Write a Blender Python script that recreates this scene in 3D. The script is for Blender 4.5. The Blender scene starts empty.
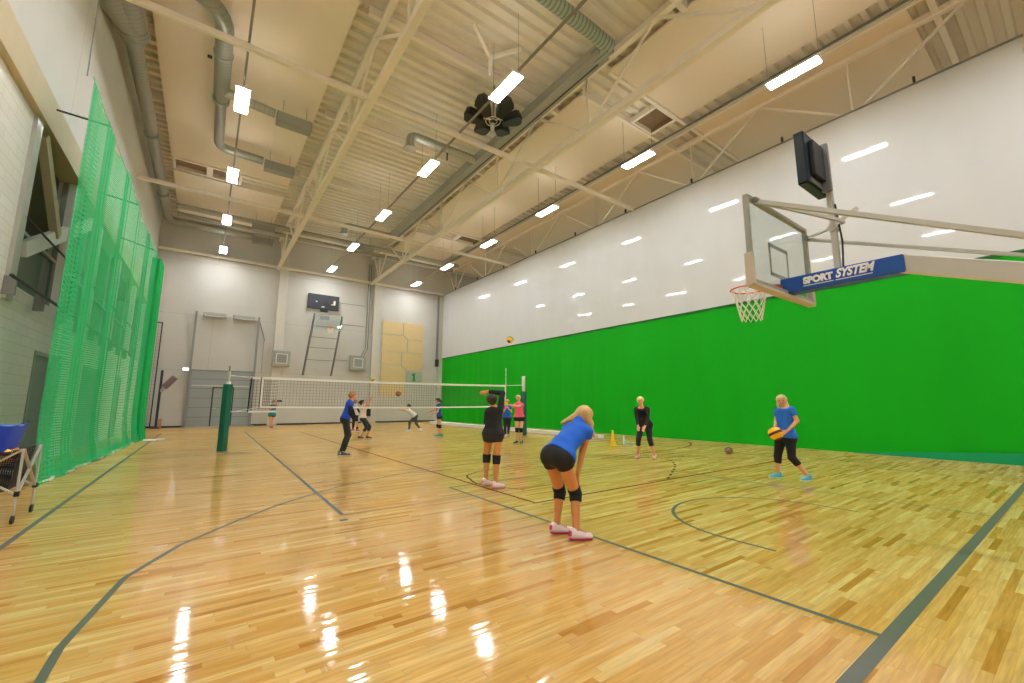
import bpy, bmesh, math, random
import numpy as np
from mathutils import Vector, Matrix
random.seed(7)
EXPO = 0.44
COL = bpy.context.scene.collection
PI = math.pi
V = Vector

# ------------------------------------------------------------------ materials
def new_mat(name):
    m = bpy.data.materials.new(name); m.use_nodes = True
    nt = m.node_tree
    for n in list(nt.nodes): nt.nodes.remove(n)
    out = nt.nodes.new('ShaderNodeOutputMaterial')
    b = nt.nodes.new('ShaderNodeBsdfPrincipled')
    nt.links.new(b.outputs[0], out.inputs[0])
    return m, nt, b, out
def rgb(c): return (c[0], c[1], c[2], 1.0)
def srgb(h):
    h = h.lstrip('#'); r = []
    for i in (0, 2, 4):
        c = int(h[i:i+2], 16)/255
        r.append(c/12.92 if c <= .04045 else ((c+.055)/1.055)**2.4)
    return tuple(r)
def mat(name, color, rough=.6, metal=0., var=.06, scale=8., emis=0., coat=0., bump=0., spec=None, stretch=(1, 1, 1)):
    if isinstance(color, str): color = srgb(color)
    m, nt, b, out = new_mat(name)
    N, L = nt.nodes, nt.links
    tc = N.new('ShaderNodeTexCoord'); mp = N.new('ShaderNodeMapping'); mp.inputs['Scale'].default_value = stretch
    L.new(tc.outputs['Object'], mp.inputs[0])
    no = N.new('ShaderNodeTexNoise'); no.inputs['Scale'].default_value = scale; no.inputs['Detail'].default_value = 4
    L.new(mp.outputs[0], no.inputs['Vector'])
    mx = N.new('ShaderNodeMix'); mx.data_type = 'RGBA'
    mx.inputs[6].default_value = rgb([c*(1-var) for c in color]); mx.inputs[7].default_value = rgb([min(1, c*(1+var)) for c in color])
    L.new(no.outputs[0], mx.inputs[0]); L.new(mx.outputs[2], b.inputs['Base Color'])
    b.inputs['Roughness'].default_value = rough; b.inputs['Metallic'].default_value = metal
    if spec is not None: b.inputs['Specular IOR Level'].default_value = spec
    if coat: b.inputs['Coat Weight'].default_value = coat; b.inputs['Coat Roughness'].default_value = .06
    if emis:
        b.inputs['Emission Color'].default_value = rgb(color); b.inputs['Emission Strength'].default_value = emis
    if bump:
        bp = N.new('ShaderNodeBump'); bp.inputs['Strength'].default_value = bump; bp.inputs['Distance'].default_value = .01
        L.new(no.outputs[0], bp.inputs['Height']); L.new(bp.outputs[0], b.inputs['Normal'])
    return m
def math_node(nt, op, a, b=None):
    n = nt.nodes.new('ShaderNodeMath'); n.operation = op
    for i, x in enumerate((a, b)):
        if x is None: continue
        if isinstance(x, (int, float)): n.inputs[i].default_value = x
        else: nt.links.new(x, n.inputs[i])
    return n.outputs[0]

def floor_mat():
    m, nt, b, out = new_mat('maple_floor'); N, L = nt.nodes, nt.links
    tc = N.new('ShaderNodeTexCoord'); sp = N.new('ShaderNodeSeparateXYZ'); L.new(tc.outputs['Object'], sp.inputs[0])
    X, Y = sp.outputs[0], sp.outputs[1]
    row = math_node(nt, 'FLOOR', math_node(nt, 'DIVIDE', Y, .055))
    wn = N.new('ShaderNodeTexWhiteNoise'); wn.noise_dimensions = '1D'; L.new(row, wn.inputs['W'])
    xs = math_node(nt, 'ADD', math_node(nt, 'DIVIDE', X, .78), math_node(nt, 'MULTIPLY', wn.outputs['Value'], 17.))
    # uneven strip lengths
    n1 = N.new('ShaderNodeTexNoise'); n1.noise_dimensions = '2D'; n1.inputs['Scale'].default_value = .9
    cb = N.new('ShaderNodeCombineXYZ'); L.new(xs, cb.inputs[0]); L.new(row, cb.inputs[1]); L.new(cb.outputs[0], n1.inputs['Vector'])
    xs2 = math_node(nt, 'ADD', xs, math_node(nt, 'MULTIPLY', n1.outputs[0], 1.2))
    cell = math_node(nt, 'FLOOR', xs2)
    c2 = N.new('ShaderNodeCombineXYZ'); L.new(cell, c2.inputs[0]); L.new(row, c2.inputs[1])
    w2 = N.new('ShaderNodeTexWhiteNoise'); w2.noise_dimensions = '2D'; L.new(c2.outputs[0], w2.inputs['Vector'])
    cr = N.new('ShaderNodeValToRGB'); e = cr.color_ramp.elements
    e[0].position = 0.; e[0].color = rgb(srgb('#bd8636'))
    e[1].position = 1.; e[1].color = rgb(srgb('#eccb84'))
    for p, c in ((.05, '#c89040'), (.14, '#d8a655'), (.45, '#deb062'), (.8, '#e3b96f')):
        k = e.new(p); k.color = rgb(srgb(c))
    L.new(w2.outputs['Value'], cr.inputs[0])
    # grain
    mp = N.new('ShaderNodeMapping'); mp.inputs['Scale'].default_value = (2.2, 30, 1); L.new(tc.outputs['Object'], mp.inputs[0])
    add = N.new('ShaderNodeVectorMath'); add.operation = 'ADD'; L.new(mp.outputs[0], add.inputs[0]); 
    sc = N.new('ShaderNodeVectorMath'); sc.operation = 'SCALE'; sc.inputs['Scale'].default_value = 40; L.new(w2.outputs['Color'], sc.inputs[0]); L.new(sc.outputs[0], add.inputs[1])
    gr = N.new('ShaderNodeTexNoise'); gr.inputs['Scale'].default_value = 1.6; gr.inputs['Detail'].default_value = 6; L.new(add.outputs[0], gr.inputs['Vector'])
    g2 = N.new('ShaderNodeMapRange'); g2.inputs[1].default_value = .3; g2.inputs[2].default_value = .7; g2.inputs[3].default_value = .78; g2.inputs[4].default_value = 1.08
    L.new(gr.outputs[0], g2.inputs[0])
    mu = N.new('ShaderNodeMix'); mu.data_type = 'RGBA'; mu.blend_type = 'MULTIPLY'; mu.inputs[0].default_value = 1
    L.new(cr.outputs[0], mu.inputs[6]); L.new(g2.outputs[0], mu.inputs[7])
    # large soft tone shifts
    bigm = N.new('ShaderNodeTexNoise'); bigm.inputs['Scale'].default_value = .35; L.new(tc.outputs['Object'], bigm.inputs['Vector'])
    mr = N.new('ShaderNodeMapRange'); mr.inputs[1].default_value = .35; mr.inputs[2].default_value = .65; mr.inputs[3].default_value = .93; mr.inputs[4].default_value = 1.05
    L.new(bigm.outputs[0], mr.inputs[0])
    mu2 = N.new('ShaderNodeMix'); mu2.data_type = 'RGBA'; mu2.blend_type = 'MULTIPLY'; mu2.inputs[0].default_value = 1
    L.new(mu.outputs[2], mu2.inputs[6]); L.new(mr.outputs[0], mu2.inputs[7])
    # seams
    fy = math_node(nt, 'FRACT', math_node(nt, 'DIVIDE', Y, .055))
    s1 = math_node(nt, 'LESS_THAN', fy, .035)
    fx = math_node(nt, 'FRACT', xs2); s2 = math_node(nt, 'LESS_THAN', fx, .006)
    seam = math_node(nt, 'MAXIMUM', s1, s2)
    mu3 = N.new('ShaderNodeMix'); mu3.data_type = 'RGBA'; L.new(math_node(nt, 'MULTIPLY', seam, .28), mu3.inputs[0])
    L.new(mu2.outputs[2], mu3.inputs[6]); mu3.inputs[7].default_value = rgb(srgb('#8a5c2a'))
    L.new(mu3.outputs[2], b.inputs['Base Color'])
    b.inputs['Roughness'].default_value = .085
    b.inputs['Specular IOR Level'].default_value = .34
    # each strip tilts a hair, so mirrored lamps break into rungs
    pm = N.new('ShaderNodeMapping'); pm.inputs['Scale'].default_value = (1., 18.2, 1); L.new(tc.outputs['Object'], pm.inputs[0])
    pn = N.new('ShaderNodeTexNoise'); pn.inputs['Scale'].default_value = 1.; pn.inputs['Detail'].default_value = 1; L.new(pm.outputs[0], pn.inputs['Vector'])
    hsum = math_node(nt, 'ADD', math_node(nt, 'MULTIPLY', pn.outputs[0], .012), math_node(nt, 'MULTIPLY', seam, -.002))
    bp = N.new('ShaderNodeBump'); bp.inputs['Strength'].default_value = .115; bp.inputs['Distance'].default_value = 1.
    L.new(hsum, bp.inputs['Height']); L.new(bp.outputs[0], b.inputs['Normal'])
    return m

def cap_gloss(m, cap, rough, fac=.9):
    """lacquer: a mirror-like layer whose strength levels off at grazing angles"""
    nt = m.node_tree; N, L = nt.nodes, nt.links
    b = next(n for n in N if n.type == 'BSDF_PRINCIPLED'); out = next(n for n in N if n.type == 'OUTPUT_MATERIAL')
    b.inputs['Specular IOR Level'].default_value = 0; b.inputs['Roughness'].default_value = .6
    g = N.new('ShaderNodeBsdfGlossy'); g.inputs['Roughness'].default_value = rough; g.inputs[0].default_value = (1, 1, 1, 1)
    fr = N.new('ShaderNodeFresnel'); fr.inputs[0].default_value = 1.42
    f = math_node(nt, 'MINIMUM', math_node(nt, 'MULTIPLY', fr.outputs[0], fac), cap)
    mx = N.new('ShaderNodeMixShader'); L.new(f, mx.inputs[0]); L.new(b.outputs[0], mx.inputs[1]); L.new(g.outputs[0], mx.inputs[2]); L.new(mx.outputs[0], out.inputs[0])
    if b.inputs['Normal'].links:
        s = b.inputs['Normal'].links[0].from_socket; L.new(s, g.inputs['Normal'])
    return m
def block_mat(name, col, bw=.6, bh=.2, mort=.012, dark=.86, axis='x', rough=.75):
    """painted block or panel wall: joints in YZ (axis x) or XZ (axis y)"""
    m, nt, b, out = new_mat(name); N, L = nt.nodes, nt.links
    tc = N.new('ShaderNodeTexCoord'); sp = N.new('ShaderNodeSeparateXYZ'); L.new(tc.outputs['Object'], sp.inputs[0])
    cb = N.new('ShaderNodeCombineXYZ'); L.new(sp.outputs[1 if axis == 'x' else 0], cb.inputs[0]); L.new(sp.outputs[2], cb.inputs[1])
    br = N.new('ShaderNodeTexBrick'); br.inputs['Scale'].default_value = 1.
    br.inputs['Brick Width'].default_value = bw; br.inputs['Row Height'].default_value = bh; br.inputs['Mortar Size'].default_value = mort
    br.inputs['Mortar Smooth'].default_value = .3
    c = srgb(col)
    br.inputs['Color1'].default_value = rgb(c); br.inputs['Color2'].default_value = rgb([x*.965 for x in c]); br.inputs['Mortar'].default_value = rgb([x*dark for x in c])
    L.new(cb.outputs[0], br.inputs['Vector'])
    no = N.new('ShaderNodeTexNoise'); no.inputs['Scale'].default_value = .7; L.new(tc.outputs['Object'], no.inputs['Vector'])
    mr = N.new('ShaderNodeMapRange'); mr.inputs[3].default_value = .92; mr.inputs[4].default_value = 1.06; L.new(no.outputs[0], mr.inputs[0])
    mu = N.new('ShaderNodeMix'); mu.data_type = 'RGBA'; mu.blend_type = 'MULTIPLY'; mu.inputs[0].default_value = 1
    L.new(br.outputs[0], mu.inputs[6]); L.new(mr.outputs[0], mu.inputs[7]); L.new(mu.outputs[2], b.inputs['Base Color'])
    b.inputs['Roughness'].default_value = rough
    return m

def netting_mat(name, col, cell=.1, strand=.26):
    m, nt, b, out = new_mat(name); N, L = nt.nodes, nt.links
    uv = N.new('ShaderNodeUVMap'); sp = N.new('ShaderNodeSeparateXYZ'); L.new(uv.outputs[0], sp.inputs[0])
    masks = []
    for k in (0, 1):
        f = math_node(nt, 'FRACT', math_node(nt, 'DIVIDE', sp.outputs[k], cell))
        masks.append(math_node(nt, 'LESS_THAN', f, strand))
    a = math_node(nt, 'MAXIMUM', masks[0], masks[1])
    b.inputs['Base Color'].default_value = rgb(srgb(col)); b.inputs['Roughness'].default_value = .7
    L.new(a, b.inputs['Alpha'])
    # nylon lets some light through
    b.inputs['Subsurface Weight'].default_value = 0
    return m

def basket_mat(name):
    m, nt, b, out = new_mat(name); N, L = nt.nodes, nt.links
    tc = N.new('ShaderNodeTexCoord'); sp = N.new('ShaderNodeSeparateXYZ'); L.new(tc.outputs['Object'], sp.inputs[0])
    u = math_node(nt, 'LESS_THAN', math_node(nt, 'FRACT', math_node(nt, 'MULTIPLY', math_node(nt, 'ADD', sp.outputs[0], sp.outputs[1]), 50.)), .55)
    v = math_node(nt, 'LESS_THAN', math_node(nt, 'FRACT', math_node(nt, 'MULTIPLY', sp.outputs[2], 50.)), .5)
    L.new(math_node(nt, 'MAXIMUM', u, v), b.inputs['Alpha']); b.inputs['Base Color'].default_value = (.012, .012, .02, 1); b.inputs['Roughness'].default_value = .8
    return m

def stripes_mat(name, c1, c2, period, axis=2, frac=.1, rough=.5, metal=0.):
    m, nt, b, out = new_mat(name); N, L = nt.nodes, nt.links
    tc = N.new('ShaderNodeTexCoord'); sp = N.new('ShaderNodeSeparateXYZ'); L.new(tc.outputs['Object'], sp.inputs[0])
    f = math_node(nt, 'LESS_THAN', math_node(nt, 'FRACT', math_node(nt, 'DIVIDE', sp.outputs[axis], period)), frac)
    mx = N.new('ShaderNodeMix'); mx.data_type = 'RGBA'; L.new(f, mx.inputs[0])
    mx.inputs[6].default_value = rgb(srgb(c1)); mx.inputs[7].default_value = rgb(srgb(c2))
    L.new(mx.outputs[2], b.inputs['Base Color']); b.inputs['Roughness'].default_value = rough; b.inputs['Metallic'].default_value = metal
    return m

def ball_mat(name, c1, c2, turn=0.):
    """volleyball: three-strip panels in two colours with dark seams"""
    m, nt, b, out = new_mat(name); N, L = nt.nodes, nt.links
    tc = N.new('ShaderNodeTexCoord'); mp = N.new('ShaderNodeMapping'); mp.inputs['Rotation'].default_value = (turn, turn*.6, turn*1.3)
    L.new(tc.outputs['Object'], mp.inputs[0])
    wv = N.new('ShaderNodeTexWave'); wv.wave_type = 'BANDS'; wv.bands_direction = 'DIAGONAL'; wv.inputs['Scale'].default_value = 3.2
    wv.inputs['Distortion'].default_value = 2.2; wv.inputs['Detail'].default_value = 0; wv.inputs['Detail Scale'].default_value = .8
    L.new(mp.outputs[0], wv.inputs['Vector'])
    cr = N.new('ShaderNodeValToRGB'); cr.color_ramp.interpolation = 'CONSTANT'; e = cr.color_ramp.elements
    e[0].position = 0; e[0].color = rgb(srgb(c2)); e[1].position = .26; e[1].color = rgb(srgb('#5a4a20'))
    k = e.new(.29); k.color = rgb(srgb(c1))
    L.new(wv.outputs['Fac'], cr.inputs[0]); L.new(cr.outputs[0], b.inputs['Base Color']); b.inputs['Roughness'].default_value = .4
    return m

M = {}
M['floor'] = cap_gloss(floor_mat(), .42, .07, 1.05)
M['block'] = block_mat('white_painted_block', '#eeebe6')
M['farwall'] = block_mat('pale_grey_wall_panels', '#cbc7bf', bw=60., bh=3.45, mort=.012, dark=.72, axis='y')
M['upperwall'] = block_mat('white_wall_panels', '#d3d0c9', bw=5.3, bh=60, mort=.012, dark=.72)
M['nearwall'] = block_mat('near_wall_panels', '#cfcac0', bw=6., bh=1.2, axis='y')
M['deck'] = mat('cream_steel_deck', '#e4dccb', .45, 0, .04, 3)
M['acoustic'] = mat('beige_acoustic_board', '#eedfca', .95, 0, .05, 30, bump=.2)
M['cream_steel'] = mat('cream_painted_steel', '#f4e9da', .45, 0, .03, 3)
M['beam'] = mat('tan_concrete_beam', '#cdbf9f', .8, 0, .06, 3)
M['duct'] = stripes_mat('galvanised_duct', '#9b9a8d', '#8d8c80', .16, 1, .18, .38, .35)
M['ductx'] = stripes_mat('galvanised_cross_duct', '#b0afa2', '#a3a296', .16, 0, .18, .38, .35)
M['duct_teal'] = stripes_mat('greenish_spiral_duct', '#aab5a8', '#7b9389', .14, 0, .35, .35, .35)
M['galv'] = mat('galvanised_sheet', '#a3a49b', .45, .3, .06, 6)
M['steel'] = mat('grey_steel', '#8d8f8e', .4, .6, .05, 12)
M['darksteel'] = mat('dark_steel', '#3b3f42', .45, .4, .05, 12)
M['silver'] = mat('silver_painted_steel', '#c3c2bb', .35, .35, .04, 8)
M['black'] = mat('black_plastic', '#17191c', .45, 0, .1, 20)
M['blackfab'] = mat('black_mesh_cloth', '#16171f', .85, 0, .2, 60)
M['white'] = mat('white_paint', '#eeebe4', .5, 0, .02, 6)
M['whitetape'] = mat('white_net_tape', '#f1eee8', .7, 0, .02, 20)
M['netcord'] = mat('dark_net_cord', '#5c5d58', .8, 0, .05, 50)
M['greenpad'] = mat('dark_green_post_pad', '#08604c', .55, 0, .08, 10)
M['greenfab'] = mat('green_divider_cloth', '#00ab0b', .66, 0, .10, .9, stretch=(1, 1, .12), spec=.25)
M['hem'] = mat('teal_hem_colour', '#0f9a5e', .6, 0, .05, 3, spec=.25)
M['whitefab'] = mat('white_divider_cloth', '#d3d4d3', .5, 0, .06, 1.3, stretch=(1, 1, .3), coat=.55)  # fold shading put into the colour as tall soft streaks
M['whitefab'].node_tree.nodes['Principled BSDF'].inputs['Coat Roughness'].default_value = .035
M['netgreen'] = netting_mat('green_sports_netting', '#16c070', .05, .42)
M['netfold'] = netting_mat('green_netting_gathered', '#0cbf62', .05, .42)
M['netcell'] = netting_mat('green_netting_open_cells', '#19cc80', .1, .2)
M['rope'] = mat('white_rope', '#e9e9e0', .8, 0, .04, 30)
M['orange'] = mat('orange_rim_paint', '#e2662c', .4, 0, .05, 10)
M['bluepad'] = mat('blue_vinyl_padding', '#0f4fa8', .4, 0, .05, 6)
M['wood'] = mat('pale_plywood', '#dcc28e', .6, 0, .07, 2.5, stretch=(1, 1, 6))
M['doorgrey'] = stripes_mat('grey_sectional_door_panels', '#9aa09f', '#6f7675', .58, 2, .045, .5)
M['lamp'] = None
M['yellow'] = mat('yellow_plastic', '#f2c40d', .45, 0, .04, 10)
M['clearp'] = mat('pale_blue_bottle_plastic', '#c9dfe2', .2, 0, .05, 20)
M['greyline'] = cap_gloss(mat('grey_green_line_paint', '#656a60', .4, 0, .05, 12), .14, .15)
M['redline'] = cap_gloss(mat('brown_red_line_paint', '#6e2c1c', .45, 0, .05, 12), .12, .15)
M['blueplastic'] = mat('bright_blue_cloth', '#0b3fc0', .6, 0, .08, 10)
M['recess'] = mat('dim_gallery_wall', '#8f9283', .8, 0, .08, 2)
M['dark'] = mat('dark_opening', '#2a2c2a', .9, 0, .1, 4)
M['brown'] = mat('brown_shaft_lining', '#8c7358', .8, 0, .08, 6)

def glass_mat(name, tint=(.93, .97, .96), rough=.02, mixv=.25):
    m = bpy.data.materials.new(name); m.use_nodes = True; nt = m.node_tree; N, L = nt.nodes, nt.links
    for n in list(N): N.remove(n)
    out = N.new('ShaderNodeOutputMaterial'); mx = N.new('ShaderNodeMixShader'); t = N.new('ShaderNodeBsdfTransparent'); g = N.new('ShaderNodeBsdfGlossy')
    t.inputs[0].default_value = rgb(tint); g.inputs[1].default_value = rough
    fr = N.new('ShaderNodeLayerWeight'); fr.inputs[0].default_value = .35
    ad = math_node(nt, 'MULTIPLY_ADD', fr.outputs['Facing'], .12); ad.node.inputs[2].default_value = .02+mixv*.1
    L.new(ad, mx.inputs[0]); L.new(t.outputs[0], mx.inputs[1]); L.new(g.outputs[0], mx.inputs[2]); L.new(mx.outputs[0], out.inputs[0])
    return m
M['glass'] = glass_mat('clear_backboard_glass')
M['winglass'] = glass_mat('gallery_glass', (.72, .8, .76), .05, 1.)
def emis_mat(name, col, st):
    m = bpy.data.materials.new(name); m.use_nodes = True; nt = m.node_tree; N, L = nt.nodes, nt.links
    for n in list(N): N.remove(n)
    out = N.new('ShaderNodeOutputMaterial'); e = N.new('ShaderNodeEmission'); e.inputs[0].default_value = rgb(col); e.inputs[1].default_value = st
    # a faint diffuser grid
    tc = N.new('ShaderNodeTexCoord'); no = N.new('ShaderNodeTexNoise'); no.inputs['Scale'].default_value = 20; L.new(tc.outputs['Object'], no.inputs['Vector'])
    s = math_node(nt, 'MULTIPLY_ADD', no.outputs[0], .1); s.node.inputs[2].default_value = .95
    L.new(math_node(nt, 'MULTIPLY', s, st), e.inputs[1])
    L.new(e.outputs[0], out.inputs[0]); return m
M['lamp'] = emis_mat('lit_lamp_diffuser', (.95, .975, 1.), 64.)
M['ceiling_fill'] = emis_mat('ceiling_fill_glow', (1., .985, .98), 9.)  # emission added to lift the ceiling brightness
M['signlight'] = emis_mat('lit_exit_sign', (.75, .92, 1.), 2.6)

# ------------------------------------------------------------------ mesh helpers
class MB:
    def __init__(s): s.v = []; s.f = []; s.smooth = False
    def add(s, vs, fs):
        o = len(s.v); s.v += [tuple(p) for p in vs]; s.f += [tuple(i+o for i in f) for f in fs]; return s
    def box(s, x0, x1, y0, y1, z0, z1):
        vs = [(x, y, z) for z in (z0, z1) for y in (y0, y1) for x in (x0, x1)]
        return s.add(vs, [(0, 2, 3, 1), (4, 5, 7, 6), (0, 1, 5, 4), (2, 6, 7, 3), (0, 4, 6, 2), (1, 3, 7, 5)])
    def bar(s, a, b, w, h=None, up=(0, 0, 1)):
        """rectangular bar a->b, w across, h along up"""
        h = h or w; a, b, up = V(a), V(b), V(up); d = (b-a).normalized()
        sd = d.cross(up)
        if sd.length < 1e-4: sd = d.cross(V((1, 0, 0)))
        sd.normalize(); u = sd.cross(d).normalized()
        vs = []
        for p in (a, b):
            for i, j in ((-1, -1), (1, -1), (1, 1), (-1, 1)): vs.append(p+sd*(i*w/2)+u*(j*h/2))
        return s.add(vs, [(0, 1, 2, 3), (7, 6, 5, 4), (0, 4, 5, 1), (1, 5, 6, 2), (2, 6, 7, 3), (3, 7, 4, 0)])
    def tube(s, pts, r, n=10, closed=False, cap=True):
        pts = [V(p) for p in pts]; k = len(pts); rs = r if isinstance(r, (list, tuple)) else [r]*k
        vs = []; prev = None
        for i, p in enumerate(pts):
            if closed: t = (pts[(i+1) % k]-pts[i-1])
            else: t = pts[min(i+1, k-1)]-pts[max(i-1, 0)]
            t.normalize()
            if prev is None:
                u = t.cross(V((0, 0, 1)))
                if u.length < .05: u = t.cross(V((1, 0, 0)))
            else: u = prev-t*prev.dot(t)
            u.normalize(); prev = u; w = t.cross(u)
            for j in range(n):
                a = 2*PI*j/n; vs.append(p+(u*math.cos(a)+w*math.sin(a))*rs[i])
        fs = []
        for i in range(k if closed else k-1):
            for j in range(n):
                a, b = i*n+j, i*n+(j+1) % n; i2 = (i+1) % k; fs.append((a, b, i2*n+(j+1) % n, i2*n+j))
        if cap and not closed: fs += [tuple(range(n-1, -1, -1)), tuple((k-1)*n+j for j in range(n))]
        s.smooth = True
        return s.add(vs, fs)
    def prism(s, poly, z0, z1):
        n = len(poly); vs = [(x, y, z0) for x, y in poly]+[(x, y, z1) for x, y in poly]
        return s.add(vs, [tuple(range(n-1, -1, -1)), tuple(range(n, 2*n))]+[(i, (i+1) % n, n+(i+1) % n, n+i) for i in range(n)])
    def lathe(s, prof, c=(0, 0, 0), n=24):
        c = V(c); vs = []; k = len(prof)
        for r, z in prof:
            for j in range(n): a = 2*PI*j/n; vs.append(c+V((r*math.cos(a), r*math.sin(a), z)))
        fs = [(i*n+j, i*n+(j+1) % n, (i+1)*n+(j+1) % n, (i+1)*n+j) for i in range(k-1) for j in range(n)]
        s.smooth = True
        return s.add(vs, fs)
    def ribbon(s, pts, w, z=.0015, closed=False):
        """flat painted line on the floor along 2-D points"""
        P = [V((p[0], p[1], 0)) for p in pts]; k = len(P); vs = []
        for i, p in enumerate(P):
            if closed: t = P[(i+1) % k]-P[i-1]
            else: t = P[min(i+1, k-1)]-P[max(i-1, 0)]
            t.normalize(); nrm = V((-t.y, t.x, 0))
            vs += [(p+nrm*w/2)+V((0, 0, z)), (p-nrm*w/2)+V((0, 0, z))]
        fs = []
        for i in range(k if closed else k-1):
            j = (i+1) % k; fs.append((2*i, 2*i+1, 2*j+1, 2*j))
        return s.add(vs, fs)
    def build(s, name, m, parent=None, bevel=0, smooth=None, origin=None):
        me = bpy.data.meshes.new(name); vs = s.v
        if origin is not None: vs = [(a-origin[0], b-origin[1], c-origin[2]) for a, b, c in vs]
        me.from_pydata(vs, [], s.f); me.update()
        if smooth or (smooth is None and s.smooth):
            for p in me.polygons: p.use_smooth = True
            try: me.set_sharp_from_angle(angle=math.radians(40))
            except Exception: pass
        me.materials.append(m)
        o = bpy.data.objects.new(name, me); COL.objects.link(o)
        if origin is not None: o.location = origin
        if parent is not None:
            o.parent = parent
            if origin is None: pass
        if bevel:
            b = o.modifiers.new('bevel', 'BEVEL'); b.width = bevel; b.segments = 2; b.limit_method = 'ANGLE'
        return o
def tag(o, label=None, cat=None, group=None, kind=None):
    if label: o['label'] = label
    if cat: o['category'] = cat
    if group: o['group'] = group
    if kind: o['kind'] = kind
    return o
def empty(name, loc=(0, 0, 0), label=None, cat=None, group=None):
    o = bpy.data.objects.new(name, None); COL.objects.link(o); o.location = loc; o.empty_display_size = .1
    return tag(o, label, cat, group)
def part(mb, name, m, root, bevel=0, smooth=None):
    """mesh given in world coordinates, parented to a thing whose origin is root.location"""
    L0 = V((0, 0, 0)); r = root
    while r is not None: L0 = L0+r.location; r = r.parent
    mb.v = [(a-L0[0], b-L0[1], c-L0[2]) for a, b, c in mb.v]
    return mb.build(name, m, root, bevel, smooth)
def local(mb, name, m, parent, bevel=0, smooth=None):
    return mb.build(name, m, parent, bevel, smooth)
def copy_tree(o, parent=None):
    c = o.copy(); COL.objects.link(c); c.parent = parent
    for ch in list(o.children): copy_tree(ch, c)
    return c
def struct(mb, name, m, parent=None, label=None, bevel=0, smooth=None):
    o = mb.build(name, m, parent, bevel, smooth)
    if parent is None or True: o['kind'] = 'structure'
    if label and parent is None: o['label'] = label; o['category'] = name.split('_')[0]
    return o

# ------------------------------------------------------------------ the hall
XL, XC, XR = -3.1, 16.0, 24.0      # left wall, divider curtain, far side of the next hall
YF, YN, ZC = 32.5, -7.0, 13.0      # far wall, near wall, roof deck
fl = struct(MB().box(XL-2.5, XR, YN, YF+.3, -.2, 0), 'floor', M['floor'], label='glossy maple strip sports floor with painted court lines')
# painted lines
BX = 6.05
g = MB()
g.ribbon([(XL+1.57-1.0, .94), (13.63, .94)], .085)           # baseline
g.ribbon([(-1.53, .94), (-1.53, 26.5)], .06)
g.ribbon([(13.63, .94), (13.63, 28.94)], .05)
g.ribbon([(-1.53, 28.94), (13.63, 28.94)], .05)
g.ribbon([(3.60, .94), (3.60, 6.8)], .05, .0018); g.ribbon([(8.5, .94), (8.5, 6.8)], .03, .0018); g.ribbon([(3.575, 6.8), (8.525, 6.8)], .05, .0022)
arc = [(-.57, .94), (-.57, 2.4), (-.57, 3.80), (-.55, 3.95), (-.41, 4.95), (-.07, 5.73), (.49, 6.5), (1.0, 7.1), (1.5, 7.56), (2.13, 8.06)]+[(BX+6.7*math.cos(a), 2.5+6.7*math.sin(a)) for a in [math.radians(119-i*(106/60)) for i in range(61)]]+[(12.63, 3.9), (12.63, .94)]
g.ribbon(arc, .05, .0012)
g.ribbon([(4.75, 2.05), (4.75, 2.5)]+[(BX+1.3*math.cos(a), 2.5+1.3*math.sin(a)) for a in [math.radians(180-i*6) for i in range(31)]]+[(7.35, 2.5), (7.35, 2.05)], .045, .0014)
g.ribbon([(1.60, 5.98), (1.82, 25.6)], .055, .0016)          # long grey line ending at the near corner
g.ribbon([(1.62, 6.0), (4.3, 6.0)], .03, .0016)
g.ribbon([(4.3, 5.98), (9.0, 6.0)], .022, .0012)
g.ribbon([(1.50, 5.72), (1.60, 5.72)], .09, .0016)
g.ribbon([(-1.5, 14.94), (13.6, 14.94)], .035, .0010)
g.ribbon([(8.4, 4.87), (8.42, 3.5)], .035, .0010)
g.ribbon([(10.05, 6.71), (9.9, 5.4)], .03, .0010)
g.ribbon([(5.9, 8.38), (10.9, 8.36)], .03, .0010)
o = g.build('basketball_markings', M['greyline'], fl); o['kind'] = 'structure'
def catmull(P, n=8):
    R = []; P = [V((a, b, 0)) for a, b in P]; P = [P[0]*2-P[1]]+P+[P[-1]*2-P[-2]]
    for i in range(1, len(P)-2):
        for j in range(n):
            t = j/n; a, b, c, d = P[i-1:i+3]
            R.append(.5*((2*b)+(c-a)*t+(2*a-5*b+4*c-d)*t*t+(3*b-a-3*c+d)*t**3))
    R.append(P[-2]); return [(p.x, p.y) for p in R]
r = MB()
r.ribbon([(4.09, 24.2), (4.09, 5.04)], .05, .0024); r.ribbon([(4.065, 5.04), (13.1, 5.04)], .05, .0024)
r.ribbon([(13.09, 5.04), (13.09, 24.2)], .05, .0024)
r.ribbon([(4.09, 11.6), (13.1, 11.6)], .03, .0024)
o = r.build('volleyball_markings', M['redline'], fl); o['kind'] = 'structure'
k = MB()
k.ribbon(catmull([(4.55, 5.9), (4.18, 6.68), (4.31, 7.33), (4.52, 7.75), (5.1, 8.05), (6.0, 8.2), (6.76, 8.12)]), .04, .0021)
for i, seg in enumerate([(9.59, 7.5), (10.1, 7.45)],): pass
cc = catmull([(8.6, 7.6), (9.59, 7.55), (10.15, 7.25), (9.95, 6.7), (9.25, 6.1), (8.4, 5.6), (7.5, 5.12)], 10)
k.ribbon(cc[:22], .04, .0021)
for i in range(22, len(cc)-2, 4): k.ribbon(cc[i:i+3], .05, .0021)
k.ribbon(catmull([(8.75, 8.0), (11.0, 8.15), (12.76, 8.27), (14.0, 8.6), (15.0, 9.2), (15.5, 9.8), (15.6, 10.4)]), .05, .0021)
o = k.build('goal_area_markings', cap_gloss(mat('dark_brown_line_paint', '#54382a', .3, 0, .05, 10), .12, .15), fl); o['kind'] = 'structure'

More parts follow.
